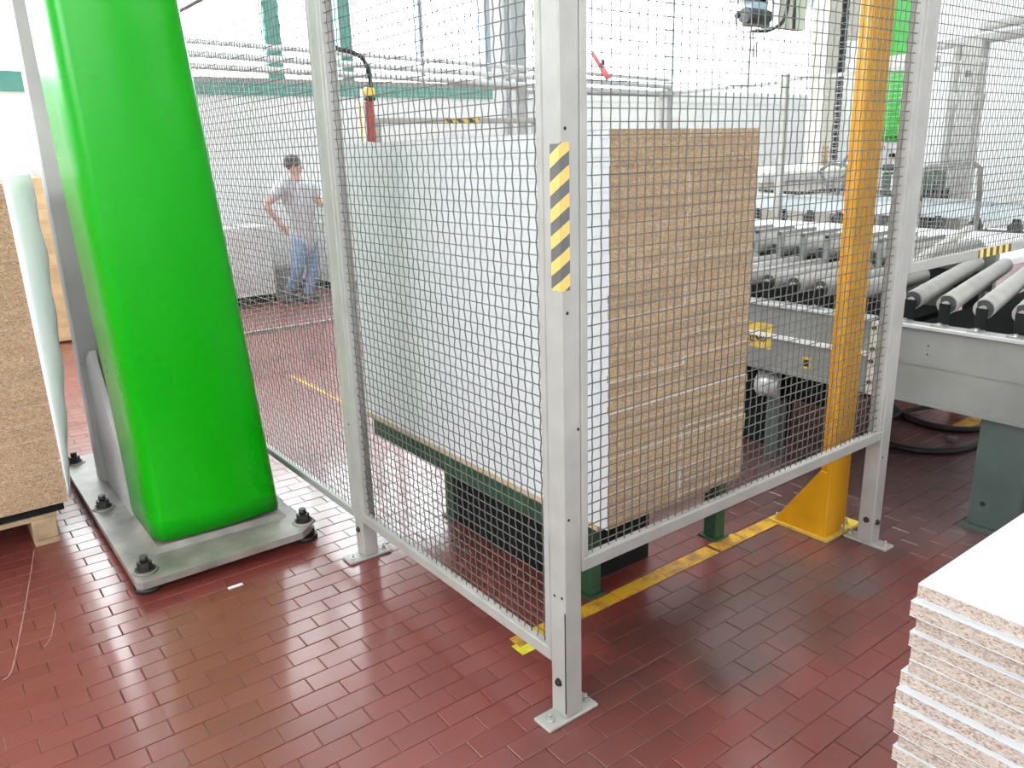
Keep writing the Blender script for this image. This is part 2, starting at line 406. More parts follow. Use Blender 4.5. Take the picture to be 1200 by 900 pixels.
SILL = 2.53
BTOP = [6.3, 6.3, 4.3]
bays = [(-6.6, -.75), (-.55, 5.95), (6.62, 14.2)]
wb = wall_with_holes('wall_back', 1, WY, .3, XL-.3, XR+.3, 0, ZC, [(a, b, SILL, t) for (a, b), t in zip(bays, BTOP)], 'wall')
tag(wb, 'white painted wall below the tall windows at the back')
wall_with_holes('wall_front', 1, YF-.3, .3, XL-.3, XR+.3, 0, ZC, [(-6, 0, 3.6, 4.6), (3, 9, 3.6, 4.6)], 'wall')['label'] = 'white wall behind the viewer, its high windows added for light'  # unseen window openings, added to light the faces turned to the camera
wall_with_holes('wall_left', 0, XL-.3, .3, YF, WY, 0, ZC, [(-8, .5, 2.6, 4.4)], 'wall')['label'] = 'white side wall beyond the left stack'  # unseen opening added to brighten the white side of the tall stack
wall_with_holes('wall_right', 0, XR, .3, YF, WY, 0, ZC, [], 'wall')['label'] = 'white side wall beyond the machines'
sky = [(-3.6, -3.25), (2.3, 2.65), (6.9, 7.25), (11.2, 11.55)]
wall_with_holes('ceiling', 2, ZC, .25, XL-.3, XR+.3, YF-.3, WY+.3, [(a, b, -7.5, 7.0) for a, b in sky], 'ceil')['label'] = 'pale roof with long skylights'
for k, (a, b) in enumerate(bays): portal('daylight_portal', ((a+b)/2, WY+.15, (SILL+BTOP[k])/2), (R(-90), 0, 0), b-a, BTOP[k]-SILL)
for a, b in ((-6, 0), (3, 9)): portal('daylight_portal', ((a+b)/2, YF-.15, 4.1), (R(90), 0, 0), b-a, 1.0)
for a, b in sky: portal('daylight_portal', ((a+b)/2, -.25, ZC+.12), (0, 0, 0), b-a, 14.5)

portal('daylight_portal', (XL-.15, -3.75, 3.5), (0, R(-90), 0), 1.8, 8.5)
tag(MB().box((XL, WY-.02, 0), (XR, WY, .13)).build('baseboard_back', 'dark'), 'dark skirting along the foot of the back wall', kind='structure')
# windows: green frame, sill, mullions, panes
def window(n, a, b, mull, mat_, sillm):
    r = MB().box((a, WY-.03, SILL-.14), (b, WY+.06, SILL+.0)).build(f'window_{n}', sillm); tag(r, 'tall industrial window with painted steel frame in the back wall', kind='structure')
    T = BTOP[n-1]
    MB().box((a, WY+.02, T-.1), (b, WY+.12, T)).build('window_frame', mat_, r)
    MB().box((a, WY+.02, SILL), (b, WY+.12, SILL+.06)).build('window_frame', mat_, r)
    xs = [a]+[m[0] for m in mull]+[b]
    for x, wd, mm in mull:
        MB().box((x-wd/2, WY-.02, SILL), (x+wd/2, WY+.12, T-.05)).build('mullion', mm, r)
    for i in range(len(xs)-1):
        MB().box((xs[i]+.02, WY+.065, SILL+.06), (xs[i+1]-.02, WY+.071, T-.1)).build('pane', 'glass', r)
window(1, bays[0][0], bays[0][1], [(-3.7, .15, 'frame')], 'frame', 'frame')
window(2, bays[1][0], bays[1][1], [(1.2, .06, 'frame'), (2.72, .19, 'frame'), (3.68, .17, 'frame'), (4.80, .07, 'bluegrey'), (5.90, .10, 'bluegrey')], 'frame', 'frame')
window(3, bays[2][0], bays[2][1], [(U(788, 50, 1, WY).x, .055, 'bluegrey'), (11.9, .08, 'wall')], 'wall', 'wall')
tag(MB().bbox((6.22, WY-.16, 0), (6.50, WY, ZC), .01).build('trim_1', 'column'), 'grey pillar on the back wall between two windows', kind='structure')

# ------------------------------------------------------------------ floor markings
ln = thing('floor_marking', (.9, .42, 0), 'worn yellow line painted along the floor under the board table', 'floor marking')
x = .30
while x < 1.62:
    x1 = x+random.uniform(.16, .33); d = random.uniform(0, .012)
    MB().box((x, .375+d*.2, .0002), (min(x1, 1.64), .452-d, .0016)).build('paint', 'linep', ln); x = x1+random.choice([.004, .02])
ln2 = thing('floor_marking', (.18, .40, 0), 'bright yellow end of a painted line beside the corner post', 'floor marking')
MB().box((.125, .385, .0002), (.285, .45, .0018)).build('paint', 'linep', ln2); MB().box((.105, .345, .0002), (.17, .41, .0015)).build('paint', 'liney', ln2)
tag(MB().box((3.42, .40, .0002), (3.74, .49, .0016)).build('floor_marking', 'linep', base=(3.58, .44, 0)), 'short yellow painted dash on the floor below the conveyor', 'floor marking')
tag(MB().box((.925, 3.2, .0002), (.965, 4.4, .0016)).build('floor_marking', 'linep', base=(.945, 3.8, 0)), 'thin orange painted line on the floor past the fence', 'floor marking')

# ------------------------------------------------------------------ wire fence
PW = .066
PITCHW = .0325
def wire_mesh(a, b, z0, z1, name, parent, pitch=PITCHW, pitch_u=None, r=.0019, matn='wire', crimp=.0017, crimp_dir=None, fine=True):
    """woven wire between ground points a and b from z0 to z1: crimped uprights, flatter crosswise wires"""
    a = Vector((*a, 0)); b = Vector((*b, 0)); d = (b-a); L = d.length; d.normalize(); nrm = Vector((-d.y, d.x, 0)); pu = pitch_u or pitch
    B = MB(); nu = int(L/pu); nz = int((z1-z0)/pitch)
    offu = (L-nu*pu)/2; offz = (z1-z0-nz*pitch)/2
    n = 4
    for i in range(nu+1):
        u = offu+i*pu; pts = []
        if fine:
            steps = nz*2+2
            for k in range(steps+1):
                z = z0+offz-pitch/2+k*pitch/2; z = min(max(z, z0), z1)
                sg = math.sin(math.pi*(k/2+i)+math.pi/2*0)
                ph = 1 if ((k//2+i) % 2 == 0) else -1
                wob = ph if k % 2 else 0
                p = a+d*(u+wob*.0007)+nrm*(wob*crimp); pts.append((p.x, p.y, z))
        else:
            p = a+d*u; pts = [(p.x, p.y, z0), (p.x, p.y, z1)]
        B.tube(pts, r, n, cap=False)
    for k in range(nz+1):
        z = z0+offz+k*pitch; pts = []
        if fine:
            m = nu*1
            for i in range(m+1):
                u = offu+i*pu; ph = -1 if ((k+i) % 2 == 0) else 1
                p = a+d*u+nrm*(ph*crimp*.45); pts.append((p.x, p.y, z))
            pts = [(*(a+d*0).xy, z)]+pts+[(*(a+d*L).xy, z)]
        else:
            p, q = a, a+d*L; pts = [(p.x, p.y, z), (q.x, q.y, z)]
        B.tube(pts, r, n, cap=False)
    o = B.build(name, matn, parent, recalc=False); o['kind'] = 'stuff'; return o

def fence_post(x, y, zt, long_axis, label, bolts, holes=()):
    """post whose outer corner edge is at (x, y)"""
    t = thing('fence_post', (x+PW/2, y+PW/2, 0), label, 'fence post', 'posts of the wire cage')
    MB().bbox((x, y, .012), (x+PW, y+PW, zt), .004).build('tube', 'fence', t)
    cx, cy = x+PW/2, y+PW/2; hl, hw = .092, .035
    e = (hl, hw) if long_axis == 0 else (hw, hl)
    MB().bbox((cx-e[0]-.012*(long_axis == 0), cy-e[1]-.006, 0), (cx+e[0], cy+e[1], .012), .003).build('base_plate', 'fence', t)
    for s in (-1, 1):
        px, py = (cx+s*.072, cy-.005) if long_axis == 0 else (cx+.0, cy+s*.078)
        b = MB().cyl((px, py, .012), (px, py, .015), .013, 12).cyl((px, py, .015), (px, py, .024), .009, 6, smooth=False).cyl((px, py, .024), (px, py, .034), .0045, 8).build('anchor_bolt', 'zinc', t)
    for face, zz, off in bolts:
        if face == 'x': MB().cyl((x-.010, y+off, zz), (x+.002, y+off, zz), .009, 10).cyl((x-.003, y+off, zz), (x+.001, y+off, zz), .013, 10).build('bolt', 'bolt', t)
        else: MB().cyl((x+off, y-.010, zz), (x+off, y+.002, zz), .009, 10).cyl((x+off, y-.003, zz), (x+off, y+.001, zz), .013, 10).build('bolt', 'bolt', t)
    for face, zz, off in holes:
        if face == 'x': MB().cyl((x-.0008, y+off, zz), (x+.002, y+off, zz), .0045, 10).build('drill_hole', 'hole', t)
        else: MB().cyl((x+off, y-.0008, zz), (x+off, y+.002, zz), .0045, 10).build('drill_hole', 'hole', t)
    return t

ZT = 2.42
P1 = fence_post(0, 0, ZT, 0, 'pale corner fence post with yellow and black hazard tape', [('x', .125, .030)],
                [('y', 1.70, .018), ('y', 1.245, .020), ('y', .66, .018), ('x', .415, .012), ('x', .41, .045), ('y', .92, .055)])
MB().box((-.0006, -.0006, .03), (.0016, .0016, .37)).build('worn_edge', 'hole', P1)
tp = MB().box((-.0012, .0, 1.304), (-.0002, .036, 1.665)).box((.0, -.0012, 1.304), (.030, -.0002, 1.668)).build('hazard_tape', 'hazard_post', P1)
P2 = fence_post(0, 1.30, ZT, 0, 'pale fence post standing beside the green column base', [('x', .13, .035)], [('x', .6, .04)])
P3 = fence_post(1.705, .0, ZT, 1, 'pale fence post standing beside the yellow column', [('x', .115, .03), ('y', .105, .03)], [('y', .40, .02)])

def panel(a, b, z0, z1, axis, label, stile=.026, rail=.042, pu=None, tape=None, depth=.03):
    """framed wire panel between ground points a, b (along axis 0 or 1)"""
    t = thing('wire_panel', ((a[0]+b[0])/2, (a[1]+b[1])/2, z0), label, 'fence panel', 'wire panels of the cage')
    def bx(u0, u1, za, zb, nm, mt='fence'):
        if axis == 0: MB().bbox((u0, a[1]-depth/2, za), (u1, a[1]+depth/2, zb), .003).build(nm, mt, t)
        else: MB().bbox((a[0]-depth/2, u0, za), (a[0]+depth/2, u1, zb), .003).build(nm, mt, t)
    u0, u1 = a[axis], b[axis]
    bx(u0, u1, z0, z0+rail, 'rail'); bx(u0, u1, z1-rail, z1, 'rail')
    bx(u0, u0+stile, z0+rail, z1-rail, 'stile'); bx(u1-stile, u1, z0+rail, z1-rail, 'stile')
    e = Vector((0, 0)); e[axis] = stile*.5
    aa = Vector(a)+e; bb = Vector(b)-e
    wire_mesh(tuple(aa), tuple(bb), z0+rail*.6, z1-rail*.6, 'wire_mesh', t, pitch_u=pu)
    return t
panel((PW+.002, .016), (1.703, .016), .479, ZT-.02, 0, 'raised wire mesh panel in front of the chipboard edges')
panel((.016, PW+.002), (.016, 1.298), .176, ZT-.02, 1, 'low wire mesh panel beside the white side of the board stack')
panel((.016, 1.30+PW+.002), (.016, 3.15), .172, ZT-.02, 1, 'wire mesh panel running behind the green column', rail=.034)
p3 = panel((1.705+PW+.002, .016), (3.60, .016), 1.148, ZT-.02, 0, 'short wire mesh panel raised over the roller conveyor', pu=.0245, rail=.040)
MB().box((2.36, -.0002, 1.150), (2.685, -.0012, 1.187)).build('hazard_tape', 'hazard_rail', p3)

# back fence of the cage, with a bundle of pipes along its top
BY = 5.2
def back_panel(a, b, z0, z1, axis, label):
    t = thing('cage_fence', ((a[0]+b[0])/2, (a[1]+b[1])/2, z0), label, 'fence panel', 'white far panels of the cage')
    if axis == 0:
        MB().box((a[0], a[1]-.015, z0), (b[0], a[1]+.015, z0+.035)).build('rail', 'fence', t); MB().box((a[0], a[1]-.015, z1-.035), (b[0], a[1]+.015, z1)).build('rail', 'fence', t)
    else:
        MB().box((a[0]-.015, a[1], z0), (a[0]+.015, b[1], z0+.035)).build('rail', 'fence', t); MB().box((a[0]-.015, a[1], z1-.035), (a[0]+.015, b[1], z1)).build('rail', 'fence', t)
    wire_mesh(a, b, z0+.02, z1-.02, 'wire_mesh', t, pitch=.04, r=.0014, matn='wwire', fine=False)
CX = 6.12
back_panel((.35, BY), (3.86, BY), .19, 2.28, 0, 'white wire panel standing between the worker and the board stack')
back_panel((3.94, BY), (CX-.06, BY), .19, 2.24, 0, 'white wire panel behind the tall board stack')
back_panel((CX, 3.66), (CX, BY-.06), .19, 2.26, 1, 'white wire panel at the far corner of the cage')
back_panel((CX, 1.70), (CX, 3.58), .19, 2.28, 1, 'white wire panel behind the roller beds')
def cage_post(x, y, h, lab, wd=.06):
    t = thing('cage_post', (x, y, 0), lab, 'fence post', 'slim far posts of the cage')
    MB().bbox((x-wd/2, y-wd/2, .01), (x+wd/2, y+wd/2, h), .004).build('tube', 'fence', t); MB().box((x-.07, y-.05, 0), (x+.07, y+.05, .01)).build('base_plate', 'fence', t)
cage_post(.32, BY, 2.3, 'slim cage post hidden behind the green column')
cage_post(3.90, BY, 2.36, 'slim cage post rising behind the white side of the stack', .07)
cage_post(CX, BY, 2.32, 'slim cage post at the corner where the pipes end', .09)
cage_post(CX-.28, BY-.16, 2.26, 'slim cage post just inside the pipe corner', .04)
cage_post(CX, 3.62, 2.32, 'slim cage post above the right edge of the tall stack', .07)
for k, (dz, rr, lb) in enumerate(((0, .020, 'upper'), (-.095, .026, 'middle'), (-.185, .024, 'lower'))):
    path = [(.30, BY-.05-.02*k, 2.54+dz), (CX-.04, BY-.05-.02*k, 2.385+dz*.8)]
    tag(MB().tube(path, rr, 8).build('pipe', 'alu', base=(3.2, BY, 2.3)), f'{lb} one of three pipes along the far cage top', 'pipe', 'pipes along the far cage')
rl = thing('red_lever', tuple(U(703, 82, 1, BY-.1)), 'small faded red lever fixed on the far pipes', 'lever')
a, b, c = U(694, 62, 1, BY-.12), U(704, 78, 1, BY-.12), U(713, 92, 1, BY-.14)
MB().tube([a, b], .022, 8).build('grip', 'pink', rl); MB().tube([b, c], .032, 8).build('handle_body', 'pink', rl); MB().cyl(U(707, 70, 1, BY-.1), U(706, 77, 1, BY-.1), .02, 8).build('clamp', 'black', rl)

ORD = ['topmost', 'second', 'third', 'fourth', 'fifth', 'sixth', 'seventh', 'eighth', 'ninth', 'tenth', 'eleventh']
# ------------------------------------------------------------------ main stack of boards on a green table
SX0, SX1, SY0, SY1 = .342, 1.036, .182, 1.865
ZB, ZTOP = .452, 1.702
tb = thing('steel_table', (.69, 1.0, 0), 'dark green steel table carrying the tall board stack', 'table')
for x0 in (SX0+.02, SX1-.10): MB().bbox((x0, .36, .335), (x0+.08, SY1-.02, .430), .004).build('beam', 'dgreen', tb)
for y0 in (.42, 1.05, 1.70): MB().bbox((SX0+.1, y0, .34), (SX1-.1, y0+.07, .425), .004).build('cross_beam', 'dgreen', tb)
for x0, y0 in ((.525, .465), (1.255, .455), (.50, 1.37), (1.255, 1.37)):
    lg = MB().bbox((x0, y0, .008), (x0+.06, y0+.07, .34), .004).build('leg', 'dgreen', tb); MB().box((x0-.015, y0-.012, 0), (x0+.075, y0+.085, .008)).build('foot_plate', 'dgreen', lg)
MB().bbox((SX1-.02, .44, .335), (1.32, .53, .425), .004).build('side_arm', 'dgreen', tb)
MB().bbox((SX1-.02, 1.36, .335), (1.32, 1.44, .425), .004).build('side_arm', 'dgreen', tb)
MB().box((.50, .545, .0), (.93, 1.34, .33)).build('shade_block', 'under', tb)  # dark block added to keep window light out from under the table
tag(MB().box((SX0+.002, SY0+.05, .430), (SX1-.01, SY1-.01, ZB)).build('base_board', 'rawboard', base=(.69, 1, .43)), 'raw unfaced board lying under the tall stack', 'board')
def board_mesh(lx, ly, t, name, chipm, lamm='lam', sidem='lamedge', endm=None):
    """faced panel: chip core showing at the cut ends (+-Y), thin facing above and below"""
    b = MB(); hx, hy = lx/2, ly/2; ft = .0009; c = .0012
    fe = [0, 0, 3, 2, 3, 2]; b.box((-hx, -hy, 0), (hx, hy, ft), mis=fe); b.box((-hx, -hy, t-ft), (hx, hy, t), mis=fe)
    b.box((-hx+.0002, -hy+.0006, ft), (hx-.0002, hy-.0006, t-ft), mis=[0, 0, 1, 2, 1, 2])
    me = b.mesh(name)
    for m in (lamm, chipm, sidem, endm or chipm): me.materials.append(MT[m])
    return me
NB = 50; bt = (ZTOP-ZB)/NB; hw = (SX1-SX0)/2
bm_ = board_mesh(hw-.002, SY1-SY0, bt-.0006, 'chipboard_panel', 'chip')
for i in range(NB):
    for s in (0, 1):
        o = bpy.data.objects.new('chipboard_panel', bm_); C.objects.link(o)
        jx = max(-.0009, min(.0009, random.gauss(0, .0008))); jy = random.gauss(0, .0018)
        if s == 0 and random.random() < .0: jx += 0
        if i in (9, 15, 33): jy -= .004
        o.location = (SX0+hw*(s+.5)+jx, (SY0+SY1)/2+jy, ZB+i*bt)
        side = 'half beside its white long side' if s == 0 else 'half towards the conveyor'
        lab = f'topmost panel of the tall stack, in the {side}' if i == NB-1 else f'lowest panel of the tall stack, in the {side}' if i == 0 else f'tan edged chipboard panel within the tall stack, in the {side}'
        tag(o, lab, 'board', 'panels of the tall stack behind the wire')
tag(MB().box((.70, .30, .30), (.97, .303, .432)).box((.97, .298, .36), (1.005, .301, .42)).build('cardboard_flap', 'card', base=(.84, .30, .3)), 'pinkish cardboard flap hanging below the chipboard edges', 'cardboard')
tag(MB().box((SX0+.0, SY0-.002, ZTOP+.0002), (SX0+.34, SY1-.5, ZTOP+.0007)).build('paper_sheet', 'lam', base=(.5, 1, ZTOP)), 'thin white sheet lying on top of the tall stack', 'sheet')

# ------------------------------------------------------------------ green column on its plate
GZ = .078
gc = thing('crane_column', (-.45, 2.3, 0), 'big column in a bright green sheath on a bolted steel plate', 'column')
px0, px1, py0, py1 = -.838, -.098, 1.565, 3.30
pl = [(px0+.02, py0), (px1-.06, py0+.005), (px1, py0+.05), (px1, py1-.05), (px1-.05, py1), (px0+.05, py1), (px0, py1-.05), (px0, py0+.02)]
bp = MB().prism(pl, GZ-.03, GZ, 2).build('base_plate', 'plate', gc)
bpos = [(-.783, 1.665), (-.786, 2.44), (-.783, 3.19), (-.112, 1.665), (-.112, 3.19), (-.45, 3.22)]
for x, y in bpos:
    bo = MB().cyl((x, y, GZ), (x, y, GZ+.012), .040, 18).cyl((x, y, GZ+.012), (x, y, GZ+.020), .033, 6, smooth=False).cyl((x, y, GZ+.020), (x, y, GZ+.042), .028, 6, smooth=False).cyl((x, y, GZ+.042), (x, y, GZ+.066), .016, 10).build('anchor_nut', 'bolt', gc)
    MB().cyl((x, y, GZ-.001), (x, y, GZ+.008), .052, 20, r2=.045).build('boss', 'plate', gc)
    MB().cyl((x, y, 0), (x, y, .02), .055, 18).cyl((x, y, .02), (x, y, GZ-.03), .045, 18).build('levelling_foot', 'bolt', gc)
# sheath: rounded, a little narrower on one side towards the top
def ring_green(z):
    t = (z-.11)/2.1
    xl = -.705-.055*t+.004*math.sin(z*3); xr = -.150-.150*t; yb = 2.22; yf = 1.80
    pts = []
    cr = .045
    pts += [(xl, yb, z), (xl, yf+.085, z), (xl+.008, yf+.05, z), (xl+.026, yf+.012, z), (xl+.05, yf, z)]
    for k in range(1, 8):
        s = k/8; pts.append((xl+.05+(xr-.05-xl-.05)*s, yf-.020*math.sin(math.pi*s), z))
    pts += [(xr-.05, yf+.0, z), (xr-.02, yf+.012, z), (xr-.004, yf+.045, z), (xr, yf+.09, z), (xr, yb, z)]
    return pts
zs = [.115+i*.09 for i in range(28)]
g_ = MB().loft([ring_green(z) for z in zs], smooth=True)
gs = g_.build('sheath', 'green', gc)
tag(gs, 'bright glossy green plastic sheath')
wl = [(-.70, 1.80), (-.18, 1.78), (-.165, 1.80), (-.165, 2.2), (-.70, 2.2)]
MB().loft([[(x*1.0-.02*(1 if x < -.4 else -1)*1, y-.02, GZ) for x, y in wl], [(x, y+.0, GZ+.022) for x, y in wl]]).build('weld_collar', 'plate', gc)
MB().box((-.66, 1.86, GZ), (-.22, 2.2, .14)).build('core', 'plate', gc)
# bare steel beam behind the sheath
for y in (2.22, 2.80): MB().box((-.725+.03*(y < 2.5), y, GZ), (-.20, y+.035, 2.75)).build('flange', 'steel', gc)
MB().box((-.64, 2.25, GZ), (-.60, 2.81, 2.75)).build('web', 'steel', gc)
MB().box((-.727, 2.83, GZ), (-.70, 2.90, 2.75)).build('flange_edge', 'steel', gc)
MB().prism([(2.255, GZ), (2.80, GZ), (2.80, .72), (2.62, .80), (2.255, .30)], -.70, -.675, 0).build('gusset', 'steel', gc)
MB().tube([(-.66, 2.2, GZ+.006), (-.66, 2.75, GZ+.006)], .012, 6).build('weld_bead', 'plate', gc)

# ------------------------------------------------------------------ left stack on pallet, with stretch film
LX, LY, LZ0, LZ1 = -.932, 2.36, .185, 1.585
pa = thing('pallet', (-1.5, 2.9, 0), 'wooden pallet under the brown chipboard stack', 'pallet')
for x0 in (-1.09, -1.70, -2.31):
    for y0 in (2.38, 2.95, 3.45): MB().bbox((x0, y0, .024), (x0+.10, y0+.14, .118), .004).build('block', 'wood', pa)
    MB().box((x0, 2.38, 0.), (x0+.10, 3.60, .024)).build('runner', 'wood', pa)
for y0 in (2.385, 2.68, 2.95, 3.22, 3.46): MB().box((-2.25, y0, .118), (-.985, y0+.12, .140)).build('slat', 'wood', pa)
tag(MB().box((-2.3, LY+.03, .142), (-.95, 3.9, LZ0-.002)).build('cover_board', 'under', base=(-1.6, 3, .14)), 'dark packing board between pallet and brown stack', 'board')
NL = 36; lt = (LZ1-LZ0)/NL
lb = board_mesh(1.35, 1.6, lt-.0004, 'chipboard_panel', 'chip_b')
for i in range(NL):
    o = bpy.data.objects.new('chipboard_panel', lb); C.objects.link(o)
    o.location = (LX-.675+random.gauss(0, .0012), LY+.8+random.gauss(0, .0012), LZ0+i*lt)
    tag(o, 'topmost brown edged panel, just under the film sheet' if i == NL-1 else 'lowest brown edged panel, resting on the dark packing board' if i == 0 else 'brown edged chipboard panel within the film wrapped stack', 'board', 'panels of the film wrapped stack')
# loose film standing off the stack corner, wider at the top
def PRO(t):
    K = ((0, .015), (.23, .062), (.44, .092), (.76, .112), (1, .105))
    for (a, x), (b, y) in zip(K, K[1:]):
        if t <= b: return x+(y-x)*(t-a)/(b-a)
    return K[-1][1]
fm = MB(); rows = []
for k in range(29):
    t = k/28; z = LZ0+.02+(LZ1+.03-LZ0-.02)*t; row = []
    for j in range(9):
        s = j/8; bul = PRO(t)
        fold = .007*math.sin(3*s*math.pi+t*34)*math.sin(s*math.pi)*(.4+t)
        ang = s*1.9
        px_ = LX+.004-.012*t*(1-s)+bul*math.sin(min(ang, math.pi/2))*(1 if ang < math.pi/2 else 1)+fold
        py_ = LY-.014+.16*s*s+fold
        row.append((px_, py_, z))
    rows.append(row)
fm.loft(rows, cap=False, closed=False, smooth=True)
fo = fm.build('stretch_film', 'film', base=(LX, LY, LZ0), recalc=False)
so = fo.modifiers.new('thickness', 'SOLIDIFY'); so.thickness = .002
tag(fo, 'loose white stretch film bulging off the corner of the brown stack', 'film')
tag(MB().box((-2.28, LY-.004, LZ1+.001), (LX-.01, LY+1.5, LZ1+.006)).build('cover_sheet', 'film', base=(-1.6, 3, LZ1)), 'white film sheet covering the top of the brown stack', 'film')
# pale timber packs behind it
N2 = 11; th = 1.53/N2
for i in range(N2):
    t = thing('timber_pack', (-.5, 7.45, .02+i*th), f'{ORD[N2-1-i]} pale timber pack from the top of the far pile', 'timber', 'pale timber packs in the far pile')
    jx = random.gauss(0, .012)
    MB().bbox((-1.4, 7.10, .02+i*th+.030), (-.125+jx, 7.85, .02+(i+1)*th-.004), .004).build('boards', 'pine', t)
    MB().box((-.40, 7.10, .02+i*th-.003), (-.135+jx, 7.85, .02+i*th+.030)).build('batten', 'pine', t); MB().box((-1.3, 7.10, .02+i*th-.003), (-1.2, 7.85, .02+i*th+.030)).build('batten', 'pine', t)
cv = MB(); rows = []
for k in range(15):
    t = k/14; ang = -1.2+t*2.6
    rows.append([(-.18+.10*math.sin(max(0, ang))+(.10 if ang > 1.57 else 0), 7.05+.8*s, 1.60+.05*math.cos(ang) if k < 9 else 1.60-.30*(k-8)/6) for s in (0, .5, 1)])
cv.loft(rows, cap=False, closed=False, smooth=True); co = cv.build('wrapping_film', 'film', base=(-.3, 7.4, 1.6), recalc=False); co.modifiers.new('thickness', 'SOLIDIFY').thickness = .003
tag(co, 'white film curling over the top of the pale timber pile', 'film')

# ------------------------------------------------------------------ near stack on the right
FX, FY, FZ = -.176, -1.034, 1.0
ft_ = .0262; NF = 33
fmesh = board_mesh(1.5, 1.25, ft_-.0012, 'laminated_panel', 'chip_w', 'wornlam', 'chip_w', 'wornlam')
offs = [0, -.012, -.004, -.008, -.006, -.003, -.004, -.016, -.017, -.016, -.012]
for i in range(NF):
    o = bpy.data.objects.new('laminated_panel', fmesh); C.objects.link(o)
    dx = offs[i] if i < len(offs) else random.uniform(-.018, -.006)
    o.location = (FX+.625+dx, FY-.75+random.gauss(0, .0035)*(i > 0)+(.006 if i in (1, 7, 8) else 0), FZ-(i+1)*ft_)
    o.rotation_euler = (0, 0, R(90)+random.gauss(0, .003)*(i > 0))
    if i == 0: tag(o, 'white faced chipboard panel on top of the near stack', 'board', 'panels of the near stack')
    elif i < 11: tag(o, f'{ORD[i]} panel from the top of the near pale edged stack', 'board', 'panels of the near stack')
    elif i == NF-1: tag(o, 'lowest panel of the near stack, lying on its pallet', 'board', 'panels of the near stack')
    else: tag(o, 'pale edged chipboard panel low in the near stack on its pallet', 'board', 'panels of the near stack')
fp = thing('pallet', (.45, -1.75, 0), 'pallet under the near pale edged stack', 'pallet')
for x0 in (-.16, .40, .92):
    MB().box((x0, -2.5, 0), (x0+.12, -1.06, FZ-NF*ft_-.024)).build('bearer', 'wood', fp)
for y0 in (-2.48, -2.0, -1.55, -1.18): MB().box((-.16, y0, FZ-NF*ft_-.024), (1.04, y0+.12, FZ-NF*ft_-.002)).build('slat', 'wood', fp)

# ------------------------------------------------------------------ yellow column
yc = thing('yellow_column', (1.7, .2, 0), 'yellow steel column with a triangular gusset on a bolted foot', 'column')
MB().box((1.595, .138, 0), (1.865, .43, .012)).build('base_plate', 'yplate', yc)
MB().bbox((1.602, .150, .012), (1.757, .168, 2.75), .004).build('flange', 'yellow', yc)
MB().box((1.672, .168, .012), (1.69, .235, 2.75)).build('web', 'yellow', yc)
MB().box((1.69, .222, .012), (1.78, .236, 2.75)).build('rear_flange', 'yellow', yc)
MB().prism([(.168, .012), (.395, .012), (.395, .03), (.20, .31), (.168, .31)], 1.606, 1.618, 0).build('gusset', 'yellow', yc)
MB().prism([(.168, .012), (.34, .012), (.20, .25), (.168, .25)], 1.74, 1.752, 0).build('gusset', 'yellow', yc)
for x, y in ((1.615, .40), (1.60+.025, .29), (1.62, .158), (1.80, .17), (1.845, .30), (1.72, .144)):
    MB().cyl((x, y-.0, .012), (x, y, .022), .010, 6, smooth=False).cyl((x, y, .022), (x, y, .045), .0045, 8).build('anchor_bolt', 'zinc', yc)

# ------------------------------------------------------------------ roller conveyors
KX = 2.2; RP = .152; RZ = .955; RR = .042
def conveyor(y0, y1, label, rolls, lowplate, x_end=3.72, skew=0.):
    t = thing('roller_conveyor', (KX+.7, (y0+y1)/2, 0), label, 'conveyor')
    prof = [(KX, .515), (KX+.05, .515), (KX+.05, .86), (KX, .86)]
    sr = MB().box((KX, y0, .515), (KX+.045, y1, .85)).build('side_rail', 'conv', t)
    MB().bbox((KX-.020, y0, .846), (KX+.06, y1, .864), .003).build('top_lip', 'alu', sr)
    MB().box((KX-(.016 if lowplate else .006), y0, .682), (KX+.002, y1, .702)).build('seam_bead', 'whitep' if lowplate else 'conv', sr)
    MB().box((KX-.014, y0, .505), (KX+.05, y1, .522)).build('bottom_lip', 'conv', sr)
    MB().box((x_end, y0, .60), (x_end+.05, y1, .90)).build('far_rail', 'conv', t)
    MB().box((KX+.05, y0, .70), (x_end, y1, .80)).build('under_tray', 'under', t)
    for k in rolls:
        y = .06+k*RP
        ro = MB().cyl((KX+.06, y, RZ), (x_end-.02-abs(skew)*.5, y+skew*(x_end-KX-.08), RZ), RR, 20).build('roller', 'roller', t)
        MB().cyl((KX+.054, y, RZ), (KX+.0605, y, RZ), RR*.93, 20).build('end_cap', 'rend', ro)
        MB().cyl((KX+.044, y, RZ), (KX+.056, y, RZ), .017, 10).build('axle', 'zinc', ro)
        MB().box((KX+.036, y-.021, .866), (KX+.050, y+.021, RZ+.005)).build('bearing_bracket', 'under', ro)
        MB().box((KX-.012, y-.028, .864), (KX+.036, y+.028, .872)).cyl((KX+.012, y, .872), (KX+.012, y, .880), .010, 6, smooth=False).build('clamp_plate', 'zinc', ro)
    return t
ca = conveyor(-1.35, .30, 'grey roller conveyor running past the near stack', range(-9, 2), False, skew=.215)
for y in (-.26, -1.2):
    for x in (KX+.01, 3.6):
        lg = MB().bbox((x, y-.10, .01), (x+.10, y+.10, .52), .006).build('leg', 'convleg', ca); MB().box((x-.03, y-.12, 0), (x+.13, y+.12, .01)).build('foot_plate', 'convleg', lg)
        MB().cyl((x-.002, y+.045, .12), (x+.002, y+.045, .12), .012, 10).build('bolt', 'bolt', lg)
for zz in (.775, .735): MB().cyl((KX-.0008, .09, zz), (KX+.001, .09, zz), .004, 8).build('drill_hole', 'hole', ca)
MB().box((3.55, -.30, 1.005), (3.95, .26, 1.02)).build('transfer_plate', 'blue', ca)
